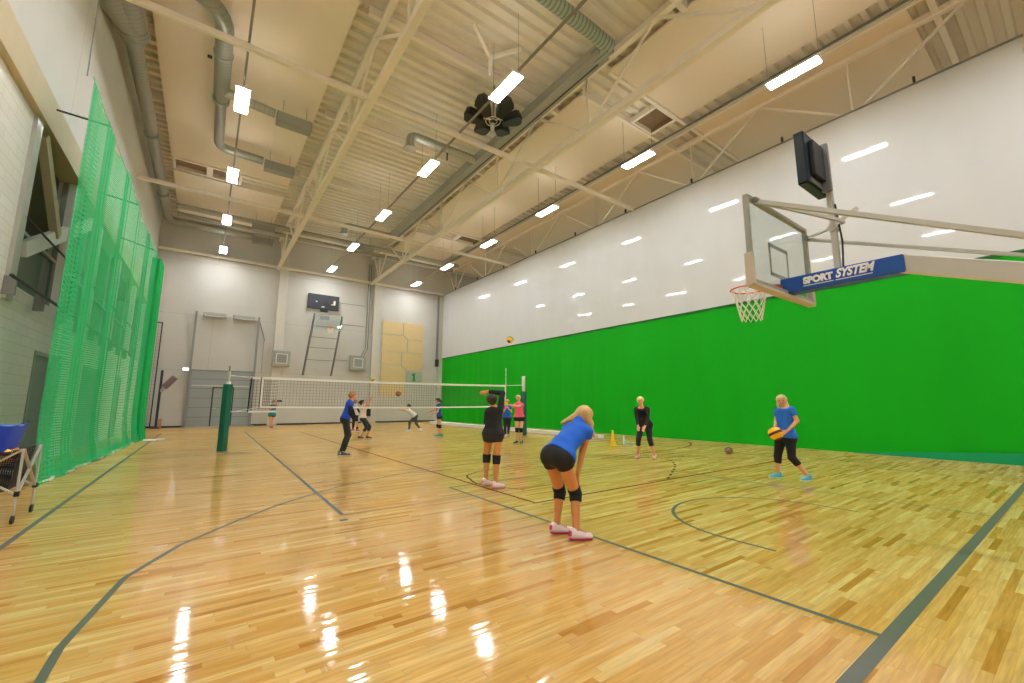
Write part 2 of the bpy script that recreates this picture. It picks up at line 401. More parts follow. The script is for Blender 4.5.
# far wall with its darker band above the tie beam
struct(MB().box(XL-2.5, XR, YF, YF+.3, 0, ZC+.3), 'wall_far', M['farwall'], label='pale grey panelled far wall of the hall')
struct(MB().box(XL-2.5, XR, YN-.3, YN, 0, ZC+.3), 'wall_near', M['nearwall'], label='pale wall behind the near basketball hoop')
struct(MB().box(XR, XR+.3, YN, YF, 0, ZC+.3), 'wall_right', M['nearwall'], label='pale side wall of the next hall')
struct(MB().box(XL, XR, YF-.03, YF-.001, 0, .10), 'baseboard_far', M['darksteel'], label='dark skirting strip along the far wall')
# left wall, built in pieces around the spectator gallery
GY0, GY1, GZ0, GZ1 = 11.55, 30.5, 3.65, 6.9
wl = struct(MB().box(XL-.3, XL, YN, GY0, 0, GZ1), 'wall_left', M['block'], label='white painted block wall on the left')
low = MB()
DOORS = [(13.6, 15.6), (18.2, 20.6), (24.2, 25.4)]
y = GY0
for a, b in DOORS:
    low.box(XL-.3, XL, y, a, 0, GZ0); low.box(XL-.3, XL, a, b, 2.55, GZ0); y = b
low.box(XL-.3, XL, y, YF, 0, GZ0); low.box(XL-.3, XL, GY1, YF, GZ0, GZ1)
struct(low, 'wall_left_lower', M['block'], wl)
struct(MB().box(XL-.3, XL+.12, YN, YF, GZ1, 7.55), 'beam', M['beam'], wl)
struct(MB().box(XL-.3, XL, YN, YF, 7.55, ZC+.3), 'wall_left_upper', M['upperwall'], wl)
# corner trim where the block wall ends
struct(MB().box(XL-.02, XL+.06, GY0-.30, GY0+.02, 3.3, GZ1), 'trim_1', M['silver'], label='grey corner post at the gallery edge')
# gallery recess behind the opening
gr = MB().box(XL-2.45, XL-2.3, GY0-.5, GY1+.3, GZ0-.2, GZ1+.1).box(XL-2.4, XL-.3, GY0-.5, GY0-.35, GZ0, GZ1).box(XL-2.4, XL-.3, GY1, GY1+.15, GZ0, GZ1).box(XL-2.4, XL-.28, GY0-.5, GY1, GZ0-.2, GZ0-.02).box(XL-2.4, XL-.28, GY0-.5, GY1, GZ1, GZ1+.15)
struct(gr, 'wall_gallery', M['recess'], label='dim back wall of the spectator gallery recess')
wn = 0
for (a, b) in ((11.6, 14.6), (14.8, 17.6), (18.0, 21.4), (21.8, 26.0)):
    wn += 1
    fr = struct(MB().box(XL-.22, XL-.12, a, a+.09, GZ0, GZ1).box(XL-.22, XL-.12, b-.09, b, GZ0, GZ1).box(XL-.22, XL-.12, a, b, GZ0, GZ0+.09).box(XL-.22, XL-.12, a, b, 4.8, 4.87), 'window_%d' % wn, M['galv'], label='gallery window %s with a dark frame' % ['nearest the block wall', 'second along the left wall', 'third along the left wall', 'farthest along the left wall'][wn-1])
    struct(MB().box(XL-.18, XL-.165, a+.09, b-.09, GZ0+.09, 4.8), 'window_pane', M['winglass'], fr)
for i, yy in enumerate((14.7, 17.8, 21.6, 26.2)):
    struct(MB().box(XL-.3, XL+.02, yy-.17, yy+.17, GZ0, GZ1), 'trim_%d' % (i+2), M['white'], label='white pier between gallery windows, %s from the near end' % ['first', 'second', 'third', 'fourth'][i])
# slanting stair beam seen through the nearest window
struct(MB().bar((XL-.06, 12.1, 4.45), (XL-.06, 17.2, 6.85), .1, .32), 'trim_8', M['white'], label='white sloping beam crossing the nearest gallery openings')
struct(MB().bar((XL-.04, 12.0, 6.85), (XL-.04, 13.8, 5.3), .14, .24), 'trim_7', M['beam'], label='tan sloping stringer behind the nearest gallery window')
for i, (a, b) in enumerate(DOORS):
    d = struct(MB().box(XL-.10, XL-.02, a, b, 0, 2.5), 'door_%d' % (i+1), mat('grey_green_door', '#8a9a92', .5, 0, .04, 3), label=['grey double door nearest along the left wall', 'grey double door midway along the left wall', 'grey door farthest along the left wall'][i])
    struct(MB().box(XL-.2, XL+.02, a-.08, a, 0, 2.58).box(XL-.2, XL+.02, b, b+.08, 0, 2.58).box(XL-.2, XL+.02, a, b, 2.5, 2.58), 'door_frame', M['galv'], d)
    struct(MB().bar((XL+.01, a+.25, 1.05), (XL+.01, (a+b)/2-.1, 1.05), .03), 'door_handle', M['steel'], d)
# hand rail and brackets below the gallery sill
rl = empty('gallery_rail', (XL+.1, 18, GZ0), 'dark handrail on small brackets below the gallery windows', 'rail')
part(MB().tube([(XL+.16, GY0-.6, GZ0+.02), (XL+.16, 27, GZ0+.02)], .03, 8), 'rail', M['darksteel'], rl)
for i in range(9):
    yy = GY0-.3+i*1.7
    part(MB().box(XL, XL+.16, yy-.035, yy+.035, GZ0-.28, GZ0+.06), 'bracket', M['steel'], rl, .005)
rl2 = empty('guard_rail', (XL+.1, 18, 4.95), 'thin dark guard cable across the gallery openings', 'rail')
part(MB().tube([(XL+.05, GY0, 4.95), (XL+.05, 27, 4.95)], .022, 6), 'rail', M['darksteel'], rl2)
for yy in (14.7, 17.8, 21.6, 26.2): part(MB().box(XL+.01, XL+.07, yy-.04, yy+.04, 4.88, 5.02), 'bracket', M['steel'], rl2)

# ceiling: ribbed steel deck, ribs running across the hall
cb = MB(); yy = YN; P = .42; zs = []
prof = []
while yy < YF:
    prof += [(yy, ZC), (yy+.14, ZC), (yy+.19, ZC+.12), (yy+.37, ZC+.12)]; yy += P
prof.append((YF, ZC))
vs = [(x, a, b) for a, b in prof for x in (XL-.3, XR)]
cb.add(vs, [(2*i, 2*i+1, 2*i+3, 2*i+2) for i in range(len(prof)-1)])
cb.box(XL-.3, XR, YN, YF, ZC+.2, ZC+.3)
ce = struct(cb, 'ceiling', M['deck'], label='cream ribbed steel roof deck')
# acoustic panels
PANELS = [(-2.25, 2.62, -5, 11.0), (-2.25, 2.62, 11.05, 23.9), (-2.25, 2.62, 25.4, 31.2),
          (10.35, 14.6, 1.9, 8.5), (10.35, 14.6, 9.95, 23.9), (10.35, 14.6, 25.4, 31.2),
          (15.52, 19.7, 1.9, 8.5), (15.52, 19.7, 9.95, 23.9), (15.52, 19.7, 25.4, 31.2)]
PLACE = ['over the near left bay', 'over the middle of the left bay', 'over the far left corner',
         'beside the curtain before the near roof hatch', 'beyond the near roof hatch beside the curtain', 'over the far right bay',
         'above the top of the curtain, near the hatch', 'above the top of the curtain, long middle one', 'above the far end of the curtain']
for (a, b, c, d), pl in zip(PANELS, PLACE):
    t = MB().box(a, b, c, d, ZC-.16, ZC-.08)
    o = t.build('acoustic_panel', M['acoustic'], None, .01); tag(o, 'beige acoustic ceiling panel '+pl, 'ceiling panel', 'acoustic ceiling panels')
# roof hatches (smoke vents) in the gaps
HATCH = [(13.2, 14.35, 8.7, 9.75, 'near the curtain'), (13.3, 14.8, 24.2, 25.2, 'far right bay'), (-2.1, -.9, 24.05, 25.05, 'by the left wall'), (-.65, .45, 24.05, 25.05, 'second from the left wall')]
for a, b, c, d, pl in HATCH:
    h = empty('roof_hatch', ((a+b)/2, (c+d)/2, ZC-.1), 'square brown-lined roof hatch in the ceiling gap, '+pl, 'roof hatch', 'roof hatches')
    part(MB().box(a-.12, b+.12, c-.1, c, ZC-.2, ZC).box(a-.12, b+.12, d, d+.1, ZC-.2, ZC).box(a-.12, a, c, d, ZC-.2, ZC).box(b, b+.12, c, d, ZC-.2, ZC), 'frame', M['cream_steel'], h)
    part(MB().box(a, b, c, d, ZC-.02, ZC-.005).box(a, a+.02, c, d, ZC-.18, ZC-.02).box(b-.02, b, c, d, ZC-.18, ZC-.02), 'shaft', M['brown'], h)
for c, d in ((8.5, 8.62), (9.83, 9.95), (23.9, 24.02), (25.28, 25.4)):
    for a, b in ((10.35, 19.7), (-2.25, 2.62)):
        if a < 0 and c < 20: continue
        o = MB().box(a, b, c, d, ZC-.24, ZC-.02).build('roof_purlin', M['cream_steel']); tag(o, 'cream flat steel purlin edging the ceiling gap %s' % ({8.5: 'before the near hatch', 9.83: 'just past the near hatch', 23.9: 'before the far hatches', 25.28: 'past the far hatches'}[c] + (' on the right' if a > 0 else ' on the left')), 'purlin', 'purlins at the ceiling gaps')
o = MB().box(10.2, 22, 1.35, 1.5, ZC-.26, ZC-.02).build('roof_purlin', M['cream_steel']); tag(o, 'cream purlin on the bare ribs above the near end of the curtain', 'purlin')
for i, yy in enumerate((.6, 5.6, 11.1, 16.6, 22.0, 27.3)):
    o = MB().box(2.9, 10.3, yy, yy+.16, ZC-.28, ZC-.02).build('roof_purlin', M['cream_steel']); tag(o, 'cream purlin across the bare ribbed middle bay, %s from the camera end' % ['first', 'second', 'third', 'fourth', 'fifth', 'sixth'][i], 'purlin', 'middle bay purlins')

# roof trusses
def truss(x, pl, Y0=-6.5):
    t = empty('roof_truss', (x, (Y0+YF)/2, 10.75), 'cream steel roof truss '+pl, 'truss', 'roof trusses')
    part(MB().box(x-.11, x+.11, Y0, YF-.02, 10.65, 10.87), 'bottom_chord', M['cream_steel'], t, .02)
    part(MB().box(x-.10, x+.10, Y0, YF-.02, 12.70, 12.90), 'top_chord', M['cream_steel'], t, .02)
    nodes = [9.15-5.6*2, 9.15-5.6, 9.15, 14.75, 20.35, 25.95, 30.6]
    for nd in nodes:
        if nd < Y0: continue
        part(MB().bar((x, nd-.05, 10.8), (x, nd-2.75 if nd < 30 else nd-1.9, 12.75), .075, .075), 'diagonal', M['cream_steel'], t)
        part(MB().bar((x, nd+.1, 10.8), (x, min(nd+2.75, YF-.5), 12.75), .075, .075), 'diagonal', M['cream_steel'], t)
        part(MB().bar((x, nd+.02, 10.8), (x, nd+.02, 12.75), .06, .06, up=(0, 1, 0)), 'post', M['cream_steel'], t)
    return t
truss(3.37, 'between the left and middle bays'); truss(9.85, 'between the middle and right bays'); truss(16.35, 'above the divider curtain')
for i, yy in enumerate((12.1, 22.4, 32.25)):
    o = MB().box(XL, 16.2, yy-.07, yy+.07, 10.70, 10.86).build('tie_beam', M['cream_steel'], None, .02)
    tag(o, 'slim cream tie beam crossing the hall %s' % ['nearest the camera', 'midway between camera and far wall', 'against the far wall'][i], 'beam', 'tie beams across the hall')
# far wall columns
for i, x in enumerate((3.75, 10.35, 15.9)):
    o = MB().box(x-.27, x+.27, YF-.28, YF, 0, 12.7 if i < 2 else 10.6).build('wall_column', mat('grey_white_column%d' % i, '#cfcabf', .6, 0, .03, 2), None, .015)
    tag(o, ['square pale column on the far wall beside the sectional door', 'square pale column on the far wall left of the plywood boards', 'narrow pale column at the far end of the curtain'][i], 'column', 'far wall columns')

# ------------------------------------------------------------------ lights
def fixture(x, y, label):
    t = empty('ceiling_light', (x, y, 10.8), label, 'ceiling light', 'lit rectangular sports lamps')
    part(MB().box(x-.20, x+.20, y-.68, y+.68, 10.805, 10.87), 'housing', M['white'], t, .01)
    part(MB().box(x-.17, x+.17, y-.64, y+.64, 10.79, 10.805), 'diffuser', M['lamp'], t)
    part(MB().box(x-.15, x+.15, y-.6, y+.6, 10.872, 10.876), 'added_fill_glow', M['ceiling_fill'], t)  # glowing sheet added on the housing to brighten the ceiling
    for q in (-.65, .65): part(MB().tube([(x, y+q, 10.86), (x, y+q, ZC-.165)], .006, 5), 'hanger', M['steel'], t)
    return t
rows = [(.13, [4.0, 9.3, 14.6, 20.0, 25.3, 30.6], 'left row'), (6.48, [4.0, 9.3, 14.7, 20.0, 25.35, 30.55], 'middle row'), (12.8, [4.0, 9.35, 14.75, 20.05, 25.35, 30.6], 'right row')]
ordn = ['nearest', 'second', 'third', 'fourth', 'fifth', 'sixth']
for x, ys, nm in rows:
    for i, y in enumerate(ys):
        k0 = {'left row': 2, 'middle row': 1, 'right row': 0}[nm]      # lamps above the frame, seen only mirrored in the curtain
        if i < k0: lb = 'lamp of the %s overhead%s, mirrored in the white curtain' % (nm, ' nearest the camera' if i == 0 else ', second from the camera')
        else: lb = 'bright white lamp, %s of the %s' % (ordn[i-k0] if i < len(ys)-1 else 'farthest', nm)
        fixture(x, y, lb)
    o = MB().box(x-.03, x+.03, -6, 31.6, 10.90, 10.96).build('lamp_track', mat('track_%s' % nm.split()[0], '#8d8575' if x < 8 else '#cfc6b4', .5, 0, .04, 4))
    tag(o, 'long thin suspended track carrying the %s of lamps' % nm, 'track', 'lamp tracks')
# cable tray and channel over the right lamps
o = MB().box(15.08, 15.26, -5, 31.3, 12.62, 12.72).build('cable_tray', M['cream_steel']); tag(o, 'cream cable tray running beside the right row of lamps', 'cable tray')
o = MB().box(14.96, 15.02, -5, 31.3, 12.66, 12.72).build('cable_conduit', M['steel']); tag(o, 'grey conduit running beside the right row of lamps', 'conduit')
def area(name, loc, sx, sy, e, rot=(0, 0, 0), col=(.95, .975, 1)):
    l = bpy.data.lights.new(name, 'AREA'); l.shape = 'RECTANGLE'; l.size = sx; l.size_y = sy; l.energy = e; l.color = col
    o = bpy.data.objects.new(name, l); COL.objects.link(o); o.location = loc; o.rotation_euler = rot; return o
for x in (.13, 6.48, 12.8):
    for y in (-1.3, -5.2):
        area('added_fill_behind_camera', (x, y, 10.75), .4, 1.3, 100)  # unseen lights added for evener light, continuing the lamp rows
for x in (19.5,):
    for y in (2, 10, 18, 26): area('added_fill_next_hall', (x, y, 10.75), .4, 1.3, 170)  # unseen fill lights added to brighten the ceiling past the curtain

# ------------------------------------------------------------------ ducts
def bend(p0, p1, p2, rad, n=6):
    p0, p1, p2 = V(p0), V(p1), V(p2); a = p1+(p0-p1).normalized()*rad; c = p1+(p2-p1).normalized()*rad
    return [(a*(1-t)**2+p1*2*t*(1-t)+c*t*t) for t in [i/n for i in range(n+1)]]
def diffuser(x, y, z, t, along='x'):
    w, l = (.42, 1.2)
    part(MB().box(x-l/2, x+l/2, y-w/2, y+w/2, z-.20, z+.20), 'air_outlet', M['galv'], t, .02)
    [part(MB().tube([(x+q, y, z+.2), (x+q, y, ZC-.165)], .008, 5), 'hanger', M['steel'], t) for q in (-.4, .4)]
d = empty('air_duct', (-2.4, 15, 12.2), 'thick galvanised duct running along the left wall to the far corner', 'air duct', 'galvanised air ducts')
part(MB().tube([(-2.66, -6, 12.15), (-2.66, 15.0, 12.15), (-2.66, 15.9, 12.2), (-2.66, 30.0, 12.25)]+bend((-2.66, 30, 12.25), (-2.66, 31.3, 12.25), (1, 31.3, 12.25), .7)+[(1.7, 31.3, 12.25)], [.40, .40]+[.21]*(2+7+1), 20), 'pipe', M['duct'], d)
for yy in (3, 9, 14.9, 21, 27): part(MB().tube([(-2.66, yy, 12.15), (-2.66, yy+.08, 12.15)], .42 if yy < 15 else .24, 20), 'joint_ring', M['galv'], d)
part(MB().tube([(-3.05, 12.6, 11.7), (-2.9, 14.0, 11.9), (-2.5, 15.2, 12.1)], .3, 14), 'branch', M['duct'], d)
diffuser(2.2, 31.3, 12.1, d)
d = empty('air_duct', (-.45, 16, 12.2), 'bent galvanised duct with two outlets in the left bay', 'air duct', 'galvanised air ducts')
part(MB().tube([(-3.0, 12.0, 12.25), (-1.6, 12.5, 12.25)]+bend((-1.6, 12.5, 12.25), (-.46, 12.9, 12.25), (-.46, 20, 12.25), .9)+[(-.46, 17.2, 12.25), (-.46, 17.25, 12.25)], .235, 18), 'pipe', M['duct'], d)
part(MB().tube([(-.46, 17.2, 12.25)]+bend((-.46, 17.2, 12.25), (-.46, 20.7, 12.25), (1.5, 20.7, 12.25), .5)+[(1.2, 20.7, 12.2)], .175, 18), 'pipe', M['duct'], d)
part(MB().tube([(-.46, 16.6, 12.2), (1.2, 16.7, 12.1)], .16, 14), 'branch', M['ductx'], d)
part(MB().tube([(-.46, 17.1, 12.25), (-.46, 17.3, 12.25)], .26, 18), 'joint_ring', M['galv'], d)
part(MB().tube([(-.46, 14.7, 12.25), (-.46, 14.8, 12.25)], .265, 18), 'joint_ring', M['galv'], d)
part(MB().tube([(-.74, 15.0, 12.15), (-.86, 15.0, 12.15)], .05, 10), 'damper_handle', M['darksteel'], d)
diffuser(1.85, 16.75, 12.0, d); diffuser(1.85, 20.75, 12.05, d)
d = empty('air_duct', (8.85, 16, 12.1), 'long boxed duct beside the right truss with branches over the middle bay', 'air duct', 'galvanised air ducts')
part(MB().box(8.72, 9.2, 7.6, 25.6, 11.95, 12.35), 'trunk', M['galv'], d, .03)
part(MB().box(9.02, 9.07, 7.7, 25.5, 11.94, 11.96), 'groove_strip', M['darksteel'], d)  # flat dark strip stands in for the groove under the trunk
part(MB().tube([(9.0, 7.4, 12.15), (7.9, 7.35, 12.15), (5.2, 7.3, 12.15)], .21, 18), 'spiral_branch', M['duct_teal'], d)
part(MB().tube([(8.95, 7.4, 12.15), (8.95, 7.9, 12.15)], .24, 18), 'elbow', M['duct_teal'], d)
part(MB().tube([(8.8, 14.9, 12.1)]+bend((8.8, 14.9, 12.1), (5.75, 14.9, 12.1), (5.75, 14.9, 11.5), .3)+[(5.75, 14.9, 11.6)], .17, 14), 'branch', M['ductx'], d)
part(MB().tube([(8.8, 25.4, 12.1)]+bend((8.8, 25.4, 12.1), (5.9, 25.4, 12.1), (5.9, 25.4, 11.5), .3)+[(5.9, 25.4, 11.6)], .17, 14), 'branch', M['ductx'], d)
for x, y in ((5.75, 14.9), (5.9, 25.4)): part(MB().lathe([(.02, 11.6), (.2, 11.58), (.26, 11.5), (.24, 11.48), (.02, 11.5)], (x, y, 0), 16), 'air_outlet', M['galv'], d)
part(MB().tube([(7.4, 14.9, 11.93), (7.4, 14.9, 11.6)], .03, 8), 'damper_handle', M['black'], d)
d = empty('air_duct', (7, 29.3, 12.2), 'pair of thin ducts crossing the far end of the hall', 'air duct', 'galvanised air ducts')
part(MB().tube([(-2.2, 28.7, 12.3), (15.5, 28.7, 12.3)], .15, 14), 'pipe', M['ductx'], d)
part(MB().tube([(-2.2, 29.7, 12.2), (15.5, 29.7, 12.2)], .13, 14), 'pipe', M['ductx'], d)
diffuser(2.0, 28.6, 11.95, d); diffuser(8.0, 28.4, 12.0, d)

# hanging black speaker cluster
sc_ = empty('speaker_cluster', (7.45, 11.4, 11.55), 'hanging ring of six black loudspeakers below the middle bay', 'loudspeaker')
c0 = V((7.45, 11.45, 11.42))
for i in range(6):
    a = math.radians(30+60*i); u = V((math.cos(a), math.sin(a), 0)); w = V((-u.y, u.x, 0))
    mb = MB(); vs = []
    for zz, ri, ro, wi, wo in ((-.14, .36, 1.04, .13, .27), (.22, .32, .92, .10, .20)):
        for rr, ww in ((ri, wi), (ro-.14, wo), (ro, wo*.62)):
            dz = zz+(rr-.3)*.28
            vs += [c0+u*rr+w*ww+V((0, 0, dz)), c0+u*rr-w*ww+V((0, 0, dz))]
    fs = [(0, 1, 3, 2), (2, 3, 5, 4), (6, 8, 9, 7), (8, 10, 11, 9), (0, 6, 7, 1), (4, 5, 11, 10), (0, 2, 8, 6), (2, 4, 10, 8), (1, 7, 9, 3), (3, 9, 11, 5)]
    mb.add(vs, fs); part(mb, 'speaker_box', M['black'], sc_, .015)
    part(MB().bar(c0+V((0, 0, -.02)), c0+u*.36+V((0, 0, 0)), .035, .03), 'spoke', M['black'], sc_)
part(MB().tube([c0+V((.26*math.cos(i*PI/9), .26*math.sin(i*PI/9), -.03)) for i in range(18)], .014, 6, closed=True).tube([c0+V((.14*math.cos(i*PI/9), .14*math.sin(i*PI/9), -.03)) for i in range(18)], .012, 6, closed=True), 'hub_ring', M['cream_steel'], sc_)
part(MB().tube([c0+V((0, 0, 0)), (7.45, 11.4, ZC-.25)], .04, 8), 'suspension_rod', M['steel'], sc_)
o = empty('speaker_bracket', (6.3, 10.2, 12.7), 'cream forked bracket hanging from the deck beside the black speakers', 'bracket')
part(MB().bar((6.5, 10.2, 11.9), (6.5, 10.2, 12.6), .1, .1, up=(0, 1, 0)).bar((6.5, 10.2, 12.5), (5.6, 9.7, 12.8), .1).bar((6.5, 10.2, 12.5), (7.3, 9.6, 12.8), .1), 'fork', M['cream_steel'], o)
part(MB().bar((6.5, 10.2, 12.6), (6.5, 10.2, 12.98), .06, .06, up=(0, 1, 0)), 'stem', M['cream_steel'], o)

# ------------------------------------------------------------------ divider curtain
def wavy_sheet(z0, z1, amp, per, nz=8, y0=.05, y1=YF-.35, lean=0., hemw=0., seed=1):
    rnd = random.Random(seed); ph = [rnd.random()*6 for _ in range(4)]
    mb = MB(); ny = int((y1-y0)/.12); vs = []
    for j in range(nz+1):
        z = z0+(z1-z0)*j/nz
        for i in range(ny+1):
            y = y0+(y1-y0)*i/ny
            k = 1-.55*j/nz
            x = XC+amp*k*(math.sin(y*2*PI/per+ph[0])+.6*math.sin(y*2*PI/(per*.43)+ph[1]+z*.15)+.35*math.sin(y*2*PI/(per*.21)+ph[2]))
            vs.append((x, y, z))
    fs = [(j*(ny+1)+i, (j+1)*(ny+1)+i, (j+1)*(ny+1)+i+1, j*(ny+1)+i+1) for j in range(nz) for i in range(ny)]
    mb.smooth = True
    return mb.add(vs, fs)
cu = empty('divider_curtain', (XC, 16, 0), 'tall hall divider curtain, green below and glossy white above', 'curtain')
part(wavy_sheet(.32, 5.2, .022, 1.9, 10), 'green_cloth', M['greenfab'], cu)
part(wavy_sheet(.02, .33, .022, 1.9, 1), 'hem', M['greenfab'], cu)
g = MB(); g.smooth = True
for i in range(31):
    y = .05+i*.15; g.v += [(XC-.055, y, .01), (XC-.055, y, .012+.36*(1-i/30)**.8)]
g.f = [(2*i, 2*i+1, 2*i+3, 2*i+2) for i in range(30)]
part(g, 'teal_hem_strip', M['hem'], cu)  # teal strip over the hem, tapering away from the near end
part(wavy_sheet(5.2, 10.72, .0014, 2.6, 10, seed=4), 'white_cloth', M['whitefab'], cu)
part(MB().box(XC-.03, XC+.03, .05, YF-.35, 5.16, 5.24), 'seam_band', mat('dark_green_seam', '#0a6414', .6), cu)
part(MB().box(XC-.03, XC+.03, 0, YF-.3, 10.71, 10.76), 'top_rail', M['steel'], cu)
for i in range(9): part(MB().box(XC-.05, XC+.02, 2+i*3.5, 2.06+i*3.5, 10.76, 10.95), 'hook', M['darksteel'], cu)
part(MB().box(XC-.05, XC+.05, -.22, -.05, 0, 10.9), 'end_post', mat('pale_green_post', '#a9c9a6', .5), cu)
o = MB().box(13.55, 13.95, 12.5, 29.0, 0, .16).build('floor_beam', M['white'], None, .02)
tag(o, 'long low white beam lying on the floor before the green curtain', 'beam')

# ------------------------------------------------------------------ side netting on the left
def net_sheet(path, z0, z1f, nz=10, sag=None, skirt=None):
    """path: list of (x, y); returns MB + uv by arc length"""
    P = [V((a, b, 0)) for a, b in path]; s = [0]
    for i in range(1, len(P)): s.append(s[-1]+(P[i]-P[i-1]).length)
    vs, uv = [], []
    for j in range(nz+1):
        t = j/nz
        for i, p in enumerate(P):
            zt = z1f(p.y); z = z0+(zt-z0)*t
            x, y = p.x, p.y
            if skirt and t < .16:
                k = (.16-t)/.16; x += skirt(p.y)*k*k
            vs.append((x, y, max(z, .012))); uv.append((s[i], z))
    n = len(P); fs = [(j*n+i, j*n+i+1, (j+1)*n+i+1, (j+1)*n+i) for j in range(nz) for i in range(n-1)]
    return vs, fs, uv
def build_uv(name, vs, fs, uv, m, parent):
    L0 = parent.location if parent else V((0, 0, 0))
    me = bpy.data.meshes.new(name); me.from_pydata([(a-L0[0], b-L0[1], c-L0[2]) for a, b, c in vs], [], fs)
    ul = me.uv_layers.new(name='UVMap')
    for l in me.loops: ul.data[l.index].uv = uv[l.vertex_index]
    for p in me.polygons: p.use_smooth = True
    me.materials.append(m); o = bpy.data.objects.new(name, me); COL.objects.link(o); o.parent = parent; return o
rn = random.Random(3)
nt_ = empty('side_netting', (-2.2, 16.5, 0), 'tall green protective netting hanging along the left wall', 'netting')
ztop = lambda y: 7.78-.055*(y-11.5)
path = []
for i in range(181):
    y = 10.9+i*(22.3-10.9)/180
    x = -2.33+.32*(y-11)/11.5+.03*math.sin(y*3.1)+.04*math.sin(y*1.27+1)+.03*math.sin(y*7.3)
    path.append((x, y))
vs, fs, uv = net_sheet(path, 0, ztop, 14, skirt=lambda y: .12+.06*math.sin(y*2.1))
build_uv('netting_sheet', vs, fs, uv, M['netgreen'], nt_)
# gathered folds at either end and two loose folds in between
for nm, y0, y1, amp, m, nfold in (('near', 10.9, 11.9, .03, 'netcell', 2), ('far', 21.5, 22.6, .15, 'netfold', 12), ('mid', 12.3, 13.0, .02, 'netgreen', 3), ('mid', 14.6, 15.1, .018, 'netgreen', 2), ('mid', 18.6, 19.3, .018, 'netgreen', 2)):
    pp = []
    k = nfold*8
    for i in range(k+1):
        t = i/k; y = y0+(y1-y0)*t+.06*math.sin(i*2*PI/8)
        pp.append((-2.33+.32*(y-11)/11.5+amp*math.sin(i*2*PI/8+.6), y))
    if nm == 'mid': zt = ztop
    else: zt = ztop
    vs, fs, uv = net_sheet(pp, .0, zt, 12, skirt=(lambda y: .1))
    build_uv('netting_fold', vs, fs, uv, M[m], nt_)
part(MB().tube([(-2.33+.32*(i*.4-.1)/11.5, 10.9+i*.4, ztop(10.9+i*.4)+.01) for i in range(30)], .018, 6), 'top_rope', M['rope'], nt_)
part(MB().tube([(-2.28+.3*(y-11)/11.5+.10*math.sin((y-11.2)/11*PI)+.05*math.sin(y*5), y, .03) for y in [11.1+i*.15 for i in range(76)]], .03, 6), 'bottom_rope', M['rope'], nt_)
# loose netting heaped on the floor along the bottom edge
hp = []; hu = []; hf = []
NH = 90
for i in range(NH+1):
    y = 12.0+i*(21.8-12.0)/NH
    for j in range(7):
        t = j/6; x = -2.44+.3*(y-11)/11.5+t*(.22+.12*math.sin((y-11.5)/10.5*PI)+.05*math.sin(y*9)); z = .05+.09*abs(math.sin(t*9+y*4))*(1-t)+.02
        hp.append((x, y, z)); hu.append((y*1.5, t*1.6))
for i in range(NH):
    for j in range(6): a = i*7+j; hf.append((a, a+1, a+8, a+7))
build_uv('netting_heap', hp, hf, hu, M['netfold'], nt_)
for i, (yy, zz) in enumerate(((12.5, 7.70), (16.6, 7.48), (20.6, 7.26))):
    o = MB().tube([(XL, yy-.75, 7.36), (-2.33+.32*(yy-11)/11.5, yy, zz)], .022, 6).build('net_stay', M['darksteel'])
    tag(o, 'dark stay rod from the left wall to the green netting, %s from the near end' % ['first', 'second', 'third'][i], 'rod', 'netting stay rods')
o = MB().tube([(-2.4, 10.8, 7.75), (-2.45, 10.9, 10.5), (-2.4, 10.6, 11.9)], .012, 5).build('suspension_cord', M['steel']); tag(o, 'thin cord rising from the peak of the green netting', 'cord')
o = MB().box(-1.98, -1.15, 21.9, 22.1, 0, .04).box(-1.9, -1.4, 21.6, 21.9, 0, .03).build('floor_strap', M['white'], None, .008); tag(o, 'white strap lying on the floor at the far foot of the netting', 'strap')

# ------------------------------------------------------------------ far wall equipment
W = YF
dd = struct(MB().box(-.78, 2.42, W-.10, W-.04, .04, 3.42), 'door_4', M['doorgrey'], label='wide grey sectional door in the far wall')
struct(MB().box(-.9, -.76, W-.16, W, 0, 3.5).box(2.40, 2.54, W-.16, W, 0, 3.5).box(-.9, 2.54, W-.16, W, 3.42, 3.5), 'door_frame', M['steel'], dd)
struct(MB().box(.35, .42, W-.13, W-.1, .04, 2.42).box(1.42, 1.48, W-.13, W-.1, .04, 2.42).box(.35, 1.48, W-.13, W-.1, 2.38, 2.44), 'wicket_frame', M['darksteel'], dd)
struct(MB().box(-.7, 2.3, W-.12, W-.1, 2.48, 2.56), 'door_rail', M['silver'], dd)
struct(MB().box(.46, .60, W-.15, W-.12, 1.1, 1.16), 'door_handle', M['silver'], dd)
struct(MB().box(-1.0, 2.7, W-.3, W, 0, .03), 'door_sill', M['silver'], dd)
gf = empty('guide_frame', (.8, W-.2, 0), 'tall thin metal guide posts either side of the sectional door', 'frame')
for x in (-.86, 2.48):
    part(MB().box(x-.06, x+.06, W-.45, W-.33, 0, 7.1), 'guide_post', M['steel'], gf)
    for z in (1, 3, 5, 7): part(MB().box(x-.03, x+.03, W-.4, W, z-.03, z+.03), 'wall_bracket', M['steel'], gf)
part(MB().bar((2.48, W-.4, 7.0), (2.95, W-.05, 5.6), .04).bar((2.9, W-.05, 5.6), (2.9, W-.05, 3.4), .03, up=(0, 1, 0)), 'brace', M['steel'], gf)
